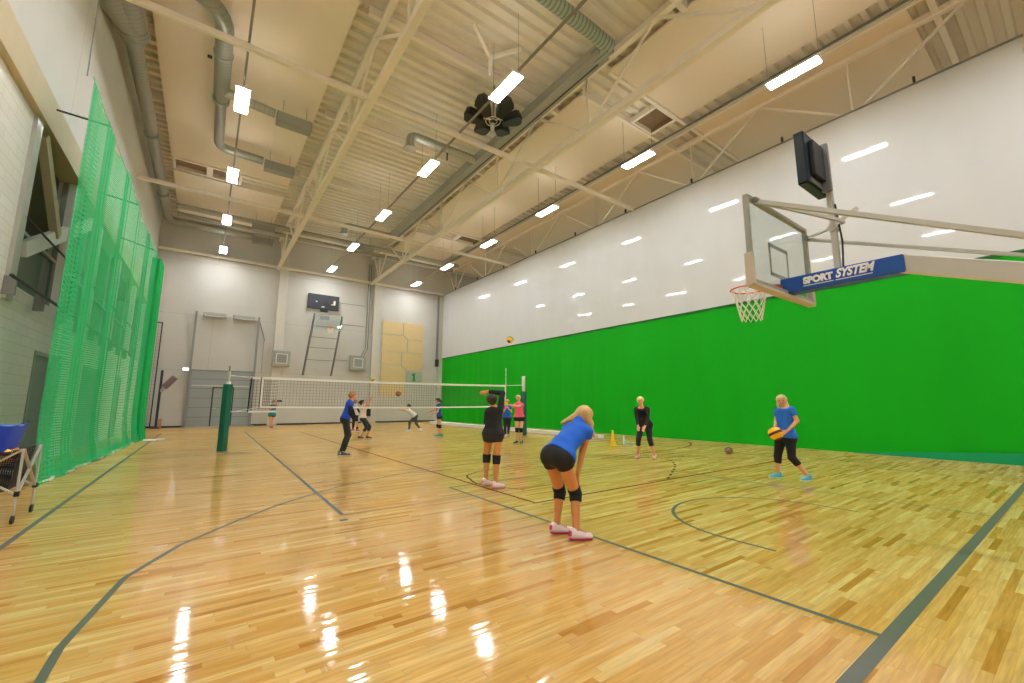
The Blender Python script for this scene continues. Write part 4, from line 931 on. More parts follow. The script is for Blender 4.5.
# ------------------------------------------------------------------ people: one continuous surface grown from joints
class Field:
    def __init__(s, lo, hi, h):
        s.lo = np.array(lo, float); s.h = h; n = np.ceil((np.array(hi)-s.lo)/h).astype(int)+1; s.n = n
        s.ax = [s.lo[i]+h*np.arange(n[i]) for i in range(3)]
        s.F = np.full(n, 1., np.float32)
    def sub(s, lo, hi):
        a = np.clip(np.floor((np.array(lo)-s.lo)/s.h).astype(int), 0, s.n-1); b = np.clip(np.ceil((np.array(hi)-s.lo)/s.h).astype(int)+1, 1, s.n)
        sl = tuple(slice(a[i], b[i]) for i in range(3))
        X, Y, Z = np.meshgrid(*[s.ax[i][sl[i]] for i in range(3)], indexing='ij')
        return sl, np.stack([X, Y, Z], -1)
    def blend(s, sl, d, k):
        F = s.F[sl]
        if k <= 0: s.F[sl] = np.minimum(F, d); return
        t = np.clip(.5+.5*(F-d)/k, 0, 1); s.F[sl] = F*(1-t)+d*t-k*t*(1-t)
    def cone(s, a, b, r0, r1, k=.03, flat=None, ff=1., cut=None, cut0=None):
        a, b = np.array(a, float), np.array(b, float); m = max(r0, r1)+k+.03
        sl, P = s.sub(np.minimum(a, b)-m, np.maximum(a, b)+m)
        if P.size == 0: return
        ab = b-a; L2 = max(ab@ab, 1e-9); t = np.clip(((P-a)@ab)/L2, 0, 1)
        q = P-a-t[..., None]*ab
        if flat is not None:
            f = np.array(flat); q = q+((q@f)*(1/ff-1))[..., None]*f
        d = np.linalg.norm(q, axis=-1)-(r0+(r1-r0)*t)
        u = ab/math.sqrt(L2)
        if cut: d = np.maximum(d, (P-b)@u)       # flat end at b
        if cut0: d = np.maximum(d, (a-P)@u)
        s.blend(sl, d.astype(np.float32), k)
    def plane(s, p, n):                                # keep the side where (x-p).n < 0
        sl, P = s.sub(s.lo, s.lo+s.h*s.n); n = np.array(n, float); n /= np.linalg.norm(n)
        s.F = np.maximum(s.F, ((P-np.array(p))@n).astype(np.float32))
    def mesh(s):
        F = s.F; F = np.pad(F, 1, constant_values=.05); nx, ny, nz = F.shape
        S = F < 0
        c = np.zeros((nx-1, ny-1, nz-1), int)
        for i in (0, 1):
            for j in (0, 1):
                for k in (0, 1): c += S[i:nx-1+i, j:ny-1+j, k:nz-1+k]
        act = (c > 0) & (c < 8); idx = -np.ones(act.shape, int); I = np.argwhere(act); idx[tuple(I.T)] = np.arange(len(I))
        acc = np.zeros((len(I), 3)); cnt = np.zeros(len(I))
        for ax in range(3):
            o = [0, 0, 0]
            others = [x for x in range(3) if x != ax]
            for u in (0, 1):
                for v in (0, 1):
                    a = np.zeros(3, int); a[others[0]] = u; a[others[1]] = v; b = a.copy(); b[ax] = 1
                    fa = F[tuple((I+a).T)]; fb = F[tuple((I+b).T)]; m = (fa < 0) != (fb < 0)
                    t = np.where(m, fa/np.where(m, fa-fb, 1), 0)
                    p = I+a+(b-a)*t[:, None]; acc[m] += p[m]; cnt[m] += 1
        vs = (acc/cnt[:, None]-1)*s.h+s.lo
        fs = []
        for ax in range(3):
            o1, o2 = [(1, 2), (2, 0), (0, 1)][ax]
            sl0 = [slice(None)]*3; sl1 = [slice(None)]*3; sl0[ax] = slice(0, -1); sl1[ax] = slice(1, None)
            A, B = S[tuple(sl0)], S[tuple(sl1)]; E = np.argwhere(A != B)
            E = E[(E[:, o1] > 0) & (E[:, o2] > 0) & (E[:, o1] < [nx, ny, nz][o1]-1) & (E[:, o2] < [nx, ny, nz][o2]-1)]
            ins = A[tuple(E.T)]
            e1 = np.zeros(3, int); e1[o1] = 1; e2 = np.zeros(3, int); e2[o2] = 1
            q = np.stack([idx[tuple((E-e1-e2).T)], idx[tuple((E-e2).T)], idx[tuple(E.T)], idx[tuple((E-e1).T)]], 1)
            q[~ins] = q[~ins][:, ::-1]; fs.append(q)
        return vs, np.concatenate(fs)
def field_obj(f, name, m, parent, origin):
    vs, fs = f.mesh()
    if len(vs) == 0: return None
    me = bpy.data.meshes.new(name); me.from_pydata((vs-np.array(origin)).tolist(), [], fs.tolist()); me.update()
    for p in me.polygons: p.use_smooth = True
    me.materials.append(m); o = bpy.data.objects.new(name, me); COL.objects.link(o); o.parent = parent; return o
def nz(v): v = np.array(v, float); return v/max(np.linalg.norm(v), 1e-9)

JN = ['head', 'neck', 'shA', 'shB', 'elA', 'elB', 'wrA', 'wrB', 'hdA', 'hdB', 'pel', 'hipA', 'hipB', 'knA', 'knB', 'anA', 'anB', 'toA', 'toB']
TAB = {
'blonde':((3.49,3.51),[(0.32,0.21,1.31),(0.20,0.19,1.23),(0.14,0.34,1.14),(0.16,0.01,1.13),(0.23,0.33,0.89),(0.16,0.10,0.90),(0.09,0.30,0.65),(0.08,0.11,0.66),(0.03,0.30,0.51),(0.06,0.11,0.55),(-0.21,0.14,0.93),(-0.21,0.26,0.84),(-0.21,0.04,0.84),(-0.03,0.30,0.43),(-0.02,0.05,0.45),(-0.14,0.24,0.09),(-0.12,-0.05,0.09),(-0.00,0.14,0.03),(0.01,-0.14,0.03)]),
'blk':((4.27,6.32),[(-0.10,0.05,1.51),(-0.05,0.04,1.36),(-0.09,0.19,1.30),(0.00,-0.08,1.34),(-0.08,0.25,1.12),(0.09,-0.02,1.64),(0.07,0.39,1.02),(-0.12,0.15,1.67),(0.15,0.44,1.01),(-0.22,0.22,1.64),(-0.06,0.05,0.97),(-0.08,0.16,0.88),(-0.04,-0.06,0.89),(-0.09,0.21,0.49),(-0.05,-0.05,0.49),(-0.13,0.17,0.17),(-0.09,-0.09,0.10),(-0.03,0.15,0.08),(0.04,-0.15,0.03)]),
'man':((3.38,12.40),[(0.01,-0.07,1.66),(-0.03,-0.06,1.53),(-0.01,0.12,1.45),(-0.10,-0.23,1.44),(0.10,0.13,1.18),(-0.09,-0.29,1.17),(0.20,0.05,0.92),(0.08,-0.21,0.94),(0.22,0.02,0.81),(0.11,-0.20,0.81),(-0.15,-0.03,1.06),(-0.12,0.07,1.00),(-0.17,-0.13,1.01),(-0.04,0.09,0.54),(-0.07,-0.19,0.59),(-0.17,0.20,0.17),(-0.19,-0.16,0.12),(0.00,0.18,0.11),(-0.01,-0.19,0.03)]),
'w4':((6.58,22.77),[(-0.14,0.04,1.53),(-0.14,0.04,1.38),(-0.18,0.20,1.31),(-0.11,-0.09,1.29),(-0.18,0.26,1.08),(-0.05,-0.19,1.08),(-0.03,0.32,1.00),(0.08,-0.04,0.98),(0.05,0.32,0.97),(0.17,-0.04,1.00),(-0.15,0.05,0.86),(-0.15,0.14,0.79),(-0.11,-0.03,0.80),(-0.16,0.15,0.46),(-0.06,-0.08,0.45),(-0.18,0.16,0.14),(-0.02,-0.09,0.10),(-0.08,0.13,0.06),(0.08,-0.12,0.03)]),
'w5':((5.54,17.70),[(-0.27,0.04,1.48),(-0.22,0.03,1.37),(-0.14,0.16,1.33),(-0.24,-0.13,1.33),(0.01,0.11,1.42),(-0.11,-0.21,1.40),(0.07,0.05,1.63),(-0.06,-0.16,1.65),(0.09,0.03,1.77),(-0.04,-0.13,1.79),(-0.21,0.02,0.90),(-0.18,0.11,0.83),(-0.23,-0.07,0.84),(0.09,0.08,0.50),(-0.09,-0.11,0.48),(0.05,0.14,0.12),(-0.32,-0.04,0.12),(0.19,0.09,0.05),(-0.19,-0.08,0.03)]),
'teal':((3.30,28.35),[(0.03,0.16,1.51),(0.01,0.16,1.37),(-0.10,0.18,1.28),(0.13,0.17,1.28),(-0.14,0.07,1.08),(0.25,-0.03,1.21),(-0.02,-0.16,1.17),(0.16,-0.18,1.37),(0.07,-0.20,1.26),(0.17,-0.18,1.47),(-0.00,0.16,0.82),(-0.06,0.17,0.75),(0.06,0.16,0.74),(-0.07,0.12,0.42),(0.03,0.13,0.40),(-0.03,0.17,0.10),(0.05,0.18,0.09),(-0.06,-0.00,0.05),(0.07,0.00,0.03)]),
'lunge':((8.93,20.94),[(-0.22,0.29,1.31),(-0.22,0.29,1.15),(-0.17,0.44,1.10),(-0.27,0.17,1.08),(-0.37,0.48,1.14),(-0.44,0.28,1.09),(-0.53,0.49,1.15),(-0.57,0.39,1.12),(-0.65,0.51,1.15),(-0.66,0.45,1.13),(0.09,0.16,0.83),(0.14,0.23,0.77),(0.08,0.08,0.77),(-0.13,0.31,0.46),(0.11,0.00,0.42),(-0.14,0.31,0.09),(0.26,-0.16,0.16),(-0.29,0.38,0.03),(0.29,-0.38,0.11)]),
'navy':((8.38,17.22),[(0.02,-0.02,1.58),(0.05,-0.04,1.44),(0.11,0.11,1.35),(0.01,-0.19,1.33),(-0.03,0.22,1.17),(-0.07,-0.22,1.08),(-0.20,0.31,1.08),(-0.24,-0.13,1.01),(-0.30,0.35,1.04),(-0.33,-0.07,0.99),(0.10,-0.06,0.93),(0.14,0.02,0.86),(0.07,-0.15,0.86),(0.11,0.06,0.48),(0.08,-0.16,0.46),(0.15,0.07,0.13),(0.13,-0.21,0.11),(0.00,0.14,0.06),(-0.01,-0.14,0.03)]),
'blue9':((10.89,15.41),[(0.11,0.09,1.54),(0.10,0.10,1.39),(-0.00,0.17,1.30),(0.21,0.02,1.29),(-0.11,0.08,1.11),(0.17,-0.12,1.10),(-0.14,-0.12,1.25),(-0.04,-0.21,1.22),(-0.15,-0.13,1.41),(-0.10,-0.17,1.38),(0.10,0.10,0.88),(0.04,0.14,0.82),(0.16,0.05,0.82),(-0.00,0.10,0.44),(0.17,0.07,0.43),(0.03,0.14,0.08),(0.19,0.13,0.09),(-0.09,0.02,0.03),(0.10,-0.02,0.04)]),
'pink':((9.31,12.50),[(0.13,0.11,1.66),(0.15,0.10,1.50),(0.06,0.19,1.41),(0.25,0.03,1.41),(-0.14,0.08,1.35),(-0.04,-0.10,1.35),(-0.32,-0.05,1.38),(-0.27,-0.09,1.37),(-0.40,-0.08,1.40),(-0.38,-0.11,1.39),(0.16,0.09,0.98),(0.10,0.13,0.91),(0.22,0.05,0.91),(0.07,0.11,0.50),(0.20,0.04,0.49),(0.08,0.15,0.12),(0.23,0.04,0.11),(-0.09,0.09,0.05),(0.09,-0.10,0.03)]),
'bend11':((9.45,7.10),[(-0.11,-0.02,1.53),(-0.01,0.03,1.37),(-0.07,0.15,1.31),(0.09,-0.07,1.31),(-0.12,0.12,1.08),(0.02,-0.13,1.08),(-0.26,-0.02,0.89),(-0.17,-0.17,0.88),(-0.29,-0.05,0.79),(-0.21,-0.15,0.80),(0.20,0.12,0.92),(0.14,0.17,0.86),(0.24,0.04,0.87),(-0.04,0.15,0.53),(0.13,-0.08,0.53),(0.08,0.28,0.14),(0.30,-0.08,0.12),(-0.12,0.18,0.06),(0.11,-0.19,0.03)]),
'ballgirl':((9.04,3.63),[(0.04,-0.04,1.52),(0.08,-0.06,1.39),(0.10,0.07,1.32),(0.03,-0.20,1.35),(0.07,0.10,1.12),(0.02,-0.28,1.14),(-0.08,0.08,0.98),(-0.16,-0.17,0.96),(-0.14,0.05,0.89),(-0.22,-0.10,0.90),(0.07,-0.04,0.88),(0.10,0.06,0.80),(0.03,-0.13,0.81),(0.05,0.12,0.47),(0.00,-0.14,0.46),(0.08,0.16,0.13),(0.16,-0.32,0.14),(-0.02,0.26,0.03),(0.03,-0.26,0.03)]),
}
mats = {}
def cm(key, col, rough=.7, **k):
    if key not in mats:
        if 'hair' in key: mats[key] = mat(key, col, rough, 0, .28, 26, bump=.3, stretch=(1, 1, .18))
        else: mats[key] = mat(key, col, rough, 0, .12, 9, bump=.12, **k)
    return mats[key]
SKIN = mat('light_skin', '#e0a880', .55, 0, .05, 14, spec=.3)
SKINT = mat('warm_skin', '#d59058', .55, 0, .05, 14, spec=.3)
EYE = mat('eye_dark', '#2a2018', .3); LIP = mat('lip_pink', '#b0605a', .5)

def person(key, label, skin, top, bottom, shoes, hair, h=.016, kneepad=None, face=None, front=None, size=1., hug=1., under=None, sole='#e9e9ea', collar=None):
    (bx, by), J = TAB[key]; j = {n: np.array(p, float) for n, p in zip(JN, J)}
    for s_ in 'AB':
        dz = j['to'+s_][2]-.03
        if dz > 0 and not (key == 'lunge' and s_ == 'B'):
            j['to'+s_][2] -= dz; j['an'+s_][2] = max(.085, j['an'+s_][2]-dz)
        j['an'+s_][2] = max(j['an'+s_][2], .085)
    spine = nz(j['neck']-j['pel']); lat = nz(j['shB']-j['shA']); fr = nz(np.cross(lat, spine))
    toe = j['toA']-j['anA']+j['toB']-j['anB']; toe[2] = 0
    ref = np.array(front if front is not None else (face if face is not None else toe), float)
    if fr@ref < 0: fr = -fr
    lh = nz(j['hipB']-j['hipA'])
    if np.linalg.norm(j['hipB']-j['hipA']) < .17:
        c = (j['hipA']+j['hipB'])/2; j['hipA'] = c-lh*.09; j['hipB'] = c+lh*.09
    hup = nz(nz(j['head']-j['neck'])*.6+np.array([0, 0, .5])); f = nz(face) if face is not None else fr
    f = nz(f-hup*(f@hup)); hl = np.cross(f, hup)
    root = empty('person', (bx, by, 0), label, 'person')
    O = np.zeros(3); S = size
    allp = np.array(list(j.values())); lo, hi = allp.min(0)-.25, allp.max(0)+.25; lo[2] = -.04
    rs = S
    def torso(F, e, k=.045):
        for s_ in 'AB':
            o = 'B' if s_ == 'A' else 'A'
            sh, hp = j['sh'+s_], j['hip'+s_]; si = sh+(j['sh'+o]-sh)*.24-spine*.03; wi = j['pel']+(hp-j['pel'])*.55+spine*.14
            F.cone(si, wi, .085*rs+e, .078*rs+e, k, fr, .86)
            F.cone(wi, hp+spine*.02, .078*rs+e, .098*rs+e, k, fr, .95)
        F.cone(j['shA']+(j['shB']-j['shA'])*.16, j['shB']+(j['shA']-j['shB'])*.16, .056*rs+e, .056*rs+e, k)
        c = (j['shA']+j['shB'])/2
        F.cone(c-spine*.04, j['pel']+spine*.12, .102*rs+e, .090*rs+e, k, fr, .86)
        F.cone(c+spine*.01, j['neck']+spine*.02, .07*rs+e, .052*rs+e, k)
    def hips(F, e, k=.07):
        F.cone(j['hipA']+spine*.03, j['hipB']+spine*.03, .098*rs+e, .098*rs+e, k, fr, .95)
        F.cone(j['pel']+spine*.10, j['pel'], .088*rs+e, .1*rs+e, k, fr, .92)
        F.cone(j['hipA']*.8+j['hipB']*.2-fr*.040-spine*.02, j['hipB']*.8+j['hipA']*.2-fr*.040-spine*.02, .085*rs+e, .085*rs+e, k)
    def limbs(F, e, k=.02, t0=0, t1=1, which='leg', cut=False, only=None):
        for s_ in 'AB':
            if only and s_ != only: continue
            if which == 'thigh': a, b, r0, r1 = j['hip'+s_], j['kn'+s_], .088, .056
            elif which == 'shin': a, b, r0, r1 = j['kn'+s_], j['an'+s_], .056, .036
            elif which == 'upper': a, b, r0, r1 = j['sh'+s_], j['el'+s_], .048, .037
            elif which == 'fore': a, b, r0, r1 = j['el'+s_], j['wr'+s_], .037, .026
            A_, B_ = a+(b-a)*t0, a+(b-a)*t1; ra, rb = r0+(r1-r0)*t0, r0+(r1-r0)*t1
            F.cone(A_, B_, ra*rs+e, rb*rs+e, k, cut=cut, cut0=cut and t0 > 0)
            if which == 'shin' and t0 < .3:
                kk = j['kn'+s_]; an = j['an'+s_]; sd = nz(an-kk); bk = nz(-fr+sd*(fr@sd))
                F.cone(kk+(an-kk)*.15+bk*.012, kk+(an-kk)*min(.5, t1)+bk*.010, .046*rs+e, .042*rs+e, k)
    F = Field(lo, hi, h)
    torso(F, 0); hips(F, 0)
    for w in ('thigh', 'shin', 'upper', 'fore'): limbs(F, 0, .022, which=w)
    # neck, skull, jaw, nose, ears
    hc = j['head']
    F.cone(j['neck']-spine*.02, hc-hup*.03-f*.02, .050*rs, .046*rs, .02)
    F.cone(hc+hup*.018-f*.022, hc+hup*.018+f*.012, .080, .076, .02)
    F.cone(hc-hup*.01+f*.02, hc-hup*.068+f*.045, .064, .036, .03)
    F.cone(hc+f*.088+hup*.005, hc+f*.106-hup*.022, .008, .013, .012)
    for s_ in (-1, 1): F.cone(hc+hl*s_*.078-f*.005+hup*.012, hc+hl*s_*.076-f*.005-hup*.02, .013, .009, .006)
    # feet
    for s_ in 'AB':
        an, to = j['an'+s_], j['to'+s_]; d = nz([to[0]-an[0], to[1]-an[1], 0])
        hz = an[2]-.085
        F.cone(an-d*.03-np.array([0, 0, .045]), np.array([to[0], to[1], .03+hz*.6]), .036, .027, .02)
    # hands
    for s_ in 'AB':
        w_, hd = j['wr'+s_], j['hd'+s_]; d = nz(hd-w_); arm = nz(w_-j['el'+s_])
        L_ = .175
        side = nz(np.cross(d, fr) if abs(d@fr) < .9 else np.cross(d, spine)); pn = nz(np.cross(side, d))
        pe = w_+d*.085
        F.cone(w_, pe, .026, .034, .012, pn, .55)
        for i, (o, ln) in enumerate(((-.028, .066), (-.0095, .076), (.0095, .072), (.027, .058))):
            a0 = pe+side*o; a1 = a0+d*ln*.55+pn*.006; a2 = a1+d*ln*.42+pn*.022
            F.cone(a0-d*.01, a1, .0088, .0082, .004); F.cone(a1, a2, .0082, .0070, .004)
        inn = -side if (hc-w_)@side < 0 else side
        F.cone(w_+d*.025+inn*.018, w_+d*.055+inn*.048+pn*.01, .0125, .0105, .008); F.cone(w_+d*.055+inn*.048+pn*.01, w_+d*.085+inn*.055+pn*.02, .0100, .0080, .004)
    body = field_obj(F, 'body', skin, root, O)
    # --- top
    tcol, sleeve, hem = top
    F = Field(lo, hi, h)
    wp = j['pel']+spine*hem; hips(F, .023); torso(F, .023, .045)
    F.plane(wp, -spine)
    F.plane(j['neck']+spine*.012, nz(spine+fr*.35))
    if sleeve == 'short': limbs(F, .018, .02, 0, .55, 'upper', True)
    elif sleeve == 'cap': limbs(F, .016, .02, 0, .30, 'upper', True)
    elif sleeve == 'long': limbs(F, .012, .02, 0, 1, 'upper'); limbs(F, .012, .015, 0, .93, 'fore', True)
    if sleeve == 'none':
        pass
    field_obj(F, 'shirt', cm(*tcol), root, O)
    if under:
        F = Field(lo, hi, h); limbs(F, .009, .02, 0, 1, 'upper'); limbs(F, .009, .015, 0, .95, 'fore', True); field_obj(F, 'undersleeve', cm(*under), root, O)
    if collar:
        F = Field(lo, hi, min(h, .014)); F.cone(j['neck']-spine*.035, j['neck']+spine*.03, .075, .060, .01, cut=True, cut0=True); field_obj(F, 'collar', cm(*collar), root, O)
    # --- bottom
    bcol, kind = bottom
    F = Field(lo, hi, h); torso(F, .008); hips(F, .010)
    F.plane(j['pel']+spine*.10, spine)
    if kind == 'shorts': limbs(F, .013, .03, 0, .24, 'thigh', True)
    elif kind == 'capri': limbs(F, .012, .03, 0, 1, 'thigh'); limbs(F, .012, .02, 0, .38, 'shin', True)
    else: limbs(F, .011, .03, 0, 1, 'thigh'); limbs(F, .010, .02, 0, .92, 'shin', True)
    field_obj(F, {'shorts': 'shorts', 'capri': 'capri_leggings', 'long': 'leggings'}[kind], cm(*bcol), root, O)
    if kneepad:
        for s_ in 'AB':
            F = Field(j['kn'+s_]-.2, j['kn'+s_]+.2, min(h, .012)); limbs(F, .014, .01, .80, 1, 'thigh', False, s_); limbs(F, .014, .01, 0, .20, 'shin', False, s_)
            F.cone(j['kn'+s_]+fr*.03+np.array([0, 0, .02]), j['kn'+s_]+fr*.028-np.array([0, 0, .03]), .048, .042, .02)
            a = nz(j['hip'+s_]-j['kn'+s_]); F.plane(j['kn'+s_]+a*.075, a); a = nz(j['an'+s_]-j['kn'+s_]); F.plane(j['kn'+s_]+a*.085, a)
            field_obj(F, 'kneepad', cm(*kneepad), root, O)
    # --- shoes with soles
    for s_ in 'AB':
        an, to = j['an'+s_], j['to'+s_]; d = nz([to[0]-an[0], to[1]-an[1], 0]); up = np.array([0, 0, 1.])
        hz = max(0, an[2]-.085); hs = min(h, .011)
        F = Field(np.minimum(an, to)-.13, np.maximum(an, to)+.13, hs)
        heel = np.array([an[0], an[1], .045+hz])-d*.035; tip = np.array([to[0], to[1], .035+hz*.6])-d*.012
        F.cone(heel, tip, .046, .036, .02); F.cone(heel+up*.02, heel+up*.045+d*.01, .044, .043, .02)
        F.cone(heel+d*.03+up*.02, (heel+tip)/2+up*.018, .042, .034, .02)
        F.plane((heel+tip)/2-up*.018, -nz(up))
        F.plane(heel+up*.078, up)
        o = field_obj(F, 'shoe', cm(*shoes), root, O)
        F = Field(np.minimum(an, to)-.13, np.maximum(an, to)+.13, hs)
        F.cone(heel-up*.005, tip-up*.003, .051, .041, .01); F.plane((heel+tip)/2-up*.016, up); F.plane((heel+tip)/2-up*.040, -up)
        q = field_obj(F, 'sole', cm(key+'_sole', sole), o, O)
        if h < .0155:
            mb = MB(); sd = np.array([-d[1], d[0], 0])
            for q_ in range(4):
                c_ = heel+(tip-heel)*(.42+.11*q_)+up*(.066-.008*q_); mb.tube([tuple(c_-sd*.024-up*.006), tuple(c_+up*.003), tuple(c_+sd*.024-up*.006)], .0045, 5)
            mb.build('laces', cm(key+'_laces', sole), o)
            F = Field(heel-.1, heel+.1, hs); F.cone(heel-d*.004+up*.012, heel-d*.002+up*.035, .048, .046, .01); F.plane(heel-d*.012, d); F.plane(heel+up*.05, up); F.plane(heel-up*.01, -up)
            field_obj(F, 'heel_counter', cm(key+'_laces', sole), o, O)
    # --- hair
    hcol, style = hair[0], hair[1]
    hh = min(h, .012)
    F = Field(hc-.32, hc+.2, hh)
    F.cone(hc+hup*.022-f*.026, hc+hup*.026+f*.008, .095, .090, .02)
    F.cone(hc-f*.05, hc-hup*.03-f*.045, .075, .06, .02)
    F.plane(hc+f*.035-hup*.0, nz(f*.75-hup*.66))
    if style == 'pony': F.cone(hc-f*.10+hup*.03, hc-f*.15-hup*.04, .03, .036, .02); F.cone(hc-f*.15-hup*.04, hc-f*.12-hup*.20, .036, .018, .02)
    if style == 'bun': F.cone(hc-f*.11+hup*.04, hc-f*.125+hup*.035, .042, .04, .015)
    if style == 'side': F.cone(hc-f*.05-hup*.02-hl*.05, hc+f*.015-hup*.16-hl*.085, .035, .028, .02); F.cone(hc+f*.02-hup*.05+hl*.075, hc+f*.02-hup*.15+hl*.09, .025, .015, .02)
    if style == 'long':
        for (dx, dy, dz), r0, r1 in hair[2]: F2 = None; F.cone(hc-f*.05+hup*.0, hc+np.array([dx, dy, dz]), r0, r1, .03)
    field_obj(F, 'hair', cm(*hcol), root, O)
    # --- eyes and mouth
    for s_ in (-1, 1):
        p = hc+f*.080+hl*s_*.031+hup*.012; mb = MB()
        mb.lathe([(.0, -.009), (.007, -.006), (.009, 0), (.007, .006), (0, .009)], tuple(p), 10); mb.build('eye', EYE, root)
    p = hc+f*.090-hup*.045; mb = MB(); mb.tube([tuple(p-hl*.024-f*.008), tuple(p), tuple(p+hl*.024-f*.008)], .0055, 6); mb.build('mouth', LIP, root)
    return root
BLK = ('black_sportswear', '#14151a', .75); BLU = ('royal_blue_shirt', '#1264d8', .75); NAVY = ('navy_sportswear', '#1c2440', .75)
BLOND = ('blonde_hair', '#cfae74', .55); LBLOND = ('light_blonde_hair', '#dcc48c', .55); BROWN = ('dark_brown_hair', '#33211a', .5)
PINKSH = ('white_pink_shoe', '#ecd9dc', .5); KP = ('black_knee_pad', '#121318', .8)
person('blonde', 'person with long blonde hair bending forward, blue top, black shorts and knee pads', SKINT, (BLU, 'cap', -.03), (BLK, 'shorts'), PINKSH,
       (BLOND, 'long', [((-.24, .15, -.09), .06, .022), ((-.18, .15, -.11), .06, .03), ((-.12, .10, -.09), .07, .04), ((.08, -.08, -.26), .05, .018), ((.04, -.06, -.22), .05, .025), ((-.03, .05, -.08), .075, .05), ((.03, -.05, -.10), .07, .05)]), h=.010, kneepad=KP, sole='#c43a6a', size=1.0)
person('blk', 'person in black long-sleeved top and shorts, back turned, arm raised over the head', SKINT, (BLK, 'long', -.07), (('charcoal_shorts', '#1d2126', .7), 'shorts'), PINKSH, (BROWN, 'bun'), h=.0115, kneepad=KP, sole='#e2899a', face=(.15, .9, .35))
person('man', 'person in royal blue shirt and black leggings leaning forward on the left', SKIN, (('royal_blue_jersey', '#1746c4', .7), 'cap', -.03), (('charcoal_leggings', '#20242a', .7), 'long'), ('black_white_shoe', '#3a3c40', .5), (('short_ginger_hair', '#a8784a', .6), 'short'), h=.015, under=BLK)
person('w4', 'person in white top with black sleeves standing far behind the net', SKIN, (('white_grey_shirt', '#dcd9d6', .7), 'cap', -.02), (('black_leggings', '#1a1a20', .7), 'long'), ('magenta_shoe', '#8c2a5c', .5), (('light_brown_hair', '#a07850', .6), 'short'), h=.018, under=BLK)
person('w5', 'person in pale pink top and dark capris reaching both arms up behind the net', SKIN, (('pale_pink_shirt', '#ecd0c6', .7), 'cap', -.04), (('dark_blue_capris', '#232a3a', .7), 'capri'), ('dark_pink_shoe', '#6a3a48', .5), (BROWN, 'bun'), h=.016, face=(.7, -.5, .5), sole='#d8c8d8')
person('teal', 'person in teal shirt holding a black camera by the far wall', SKIN, (('teal_shirt', '#2a8f8c', .75), 'short', -.10), (('brown_shorts', '#4a4038', .75), 'shorts'), ('brown_shoe', '#7a4a30', .6), (('reddish_brown_hair', '#8a4a40', .6), 'short'), h=.018)
person('lunge', 'person in white shirt and grey leggings lunging low with arms stretched out', SKIN, (('white_sports_shirt', '#f0ece6', .7), 'short', -.03), (('grey_leggings', '#45454a', .7), 'long'), ('white_shoe', '#efe9e4', .5), (BROWN, 'short'), h=.018, face=(-.9, .1, .1))
person('navy', 'person in navy top with dark ponytail facing left by the curtain end', SKIN, (('navy_blue_shirt', '#1f3f9a', .7), 'cap', -.03), (NAVY, 'shorts'), ('teal_shoe', '#3d9a94', .5), (BROWN, 'pony'), h=.016, kneepad=KP, sole='#bfe0dc')
person('blue9', 'person in blue and white shirt and black trousers beside the right net post', SKIN, (('blue_white_shirt', '#1f5fc0', .7), 'short', -.03), (('black_trousers', '#15161c', .7), 'long'), ('white_violet_shoe', '#e0cfdc', .5), (LBLOND, 'bun'), h=.016, face=(-.5, -.8, 0), collar=('white_collar', '#f0ece6', .7))
person('pink', 'person in bright pink shirt and black shorts before the right net post', SKIN, (('bright_pink_shirt', '#f0607c', .7), 'short', -.02), (BLK, 'shorts'), ('black_shoe', '#1c1c20', .5), (LBLOND, 'pony'), h=.015, kneepad=KP, face=(-.75, -.6, 0))
person('bend11', 'person in black jacket and capris leaning forward with straight arms by the curtain', SKIN, (BLK, 'short', -.03), (BLK, 'capri'), ('pale_pink_shoe', '#eec4c0', .5), (LBLOND, 'short'), h=.014, under=('black_undersleeve', '#1a1a20', .8), face=(-.8, -.6, .05), sole='#e07a80')
person('ballgirl', 'person in blue polo shirt and black capris holding a yellow ball at the curtain', SKIN, (('sky_blue_polo', '#1b6fd0', .7), 'short', -.06), (BLK, 'capri'), ('aqua_shoe', '#5ab4c4', .5), (LBLOND, 'side'), h=.0125, face=(-.95, -.30, 0), sole='#a8dce4')
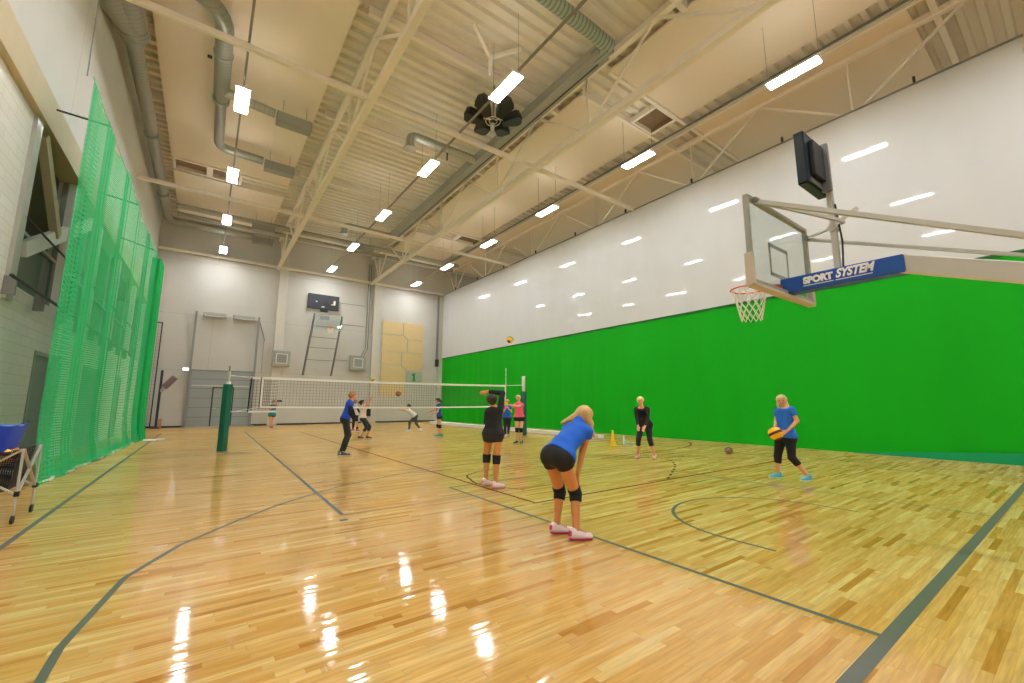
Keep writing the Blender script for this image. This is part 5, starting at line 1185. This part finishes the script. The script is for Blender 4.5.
# things held
def jw(key, n): (bx, by), J = TAB[key]; p = J[JN.index(n)]; return (bx+p[0], by+p[1], p[2])
a, b = jw('ballgirl', 'hdA'), jw('ballgirl', 'hdB')
ball((a[0]+b[0])/2-.06, (a[1]+b[1])/2+.03, (a[2]+b[2])/2+.01, .125, 'yellow ball held at the waist by the person in the blue polo', YR)
a, b = jw('blue9', 'hdA'), jw('blue9', 'hdB')
ball((a[0]+b[0])/2-.05, (a[1]+b[1])/2-.08, (a[2]+b[2])/2+.1, .1, 'yellow ball held up by the person in blue beside the net post', YB)
a = jw('teal', 'hdB')
cmr = empty('camera_device', a, 'black camera held up by the person in teal', 'camera')
c_ = V(a)+V((.0, -.06, .1))
part(MB().box(c_.x-.02, c_.x+.22, c_.y-.05, c_.y+.05, c_.z-.05, c_.z+.06), 'body', M['black'], cmr, .01)
part(MB().tube([(c_.x+.1, c_.y-.04, c_.z), (c_.x+.1, c_.y-.16, c_.z)], .04, 14), 'lens', M['black'], cmr)

# ------------------------------------------------------------------ camera, world, view
cam = bpy.data.cameras.new('camera'); co = bpy.data.objects.new('photo_camera', cam); COL.objects.link(co)
cam.sensor_width = 36; cam.sensor_fit = 'HORIZONTAL'; cam.lens = 14.7604; cam.clip_start = .05; cam.clip_end = 200
R = Matrix(((0.80928114,-0.08784505,-0.58081605),(-0.58741734,-0.11729275,-0.80073921),(0.00221546,0.98920456,-0.14652451)))
co.matrix_world = Matrix.Translation((0, 0, 1.45)) @ R.to_4x4()
bpy.context.scene.camera = co
w = bpy.data.worlds.new('world'); bpy.context.scene.world = w; w.use_nodes = True
w.node_tree.nodes['Background'].inputs[0].default_value = (.9, .92, 1, 1); w.node_tree.nodes['Background'].inputs[1].default_value = .3
s = bpy.context.scene
s.view_settings.view_transform = 'Standard'; s.view_settings.look = 'None'; s.view_settings.exposure = EXPO; s.view_settings.gamma = 1.0
s.cycles.transparent_max_bounces = 40; s.cycles.max_bounces = 8; s.cycles.diffuse_bounces = 5
s.cycles.use_denoising = True
s.cycles.sample_clamp_indirect = 8
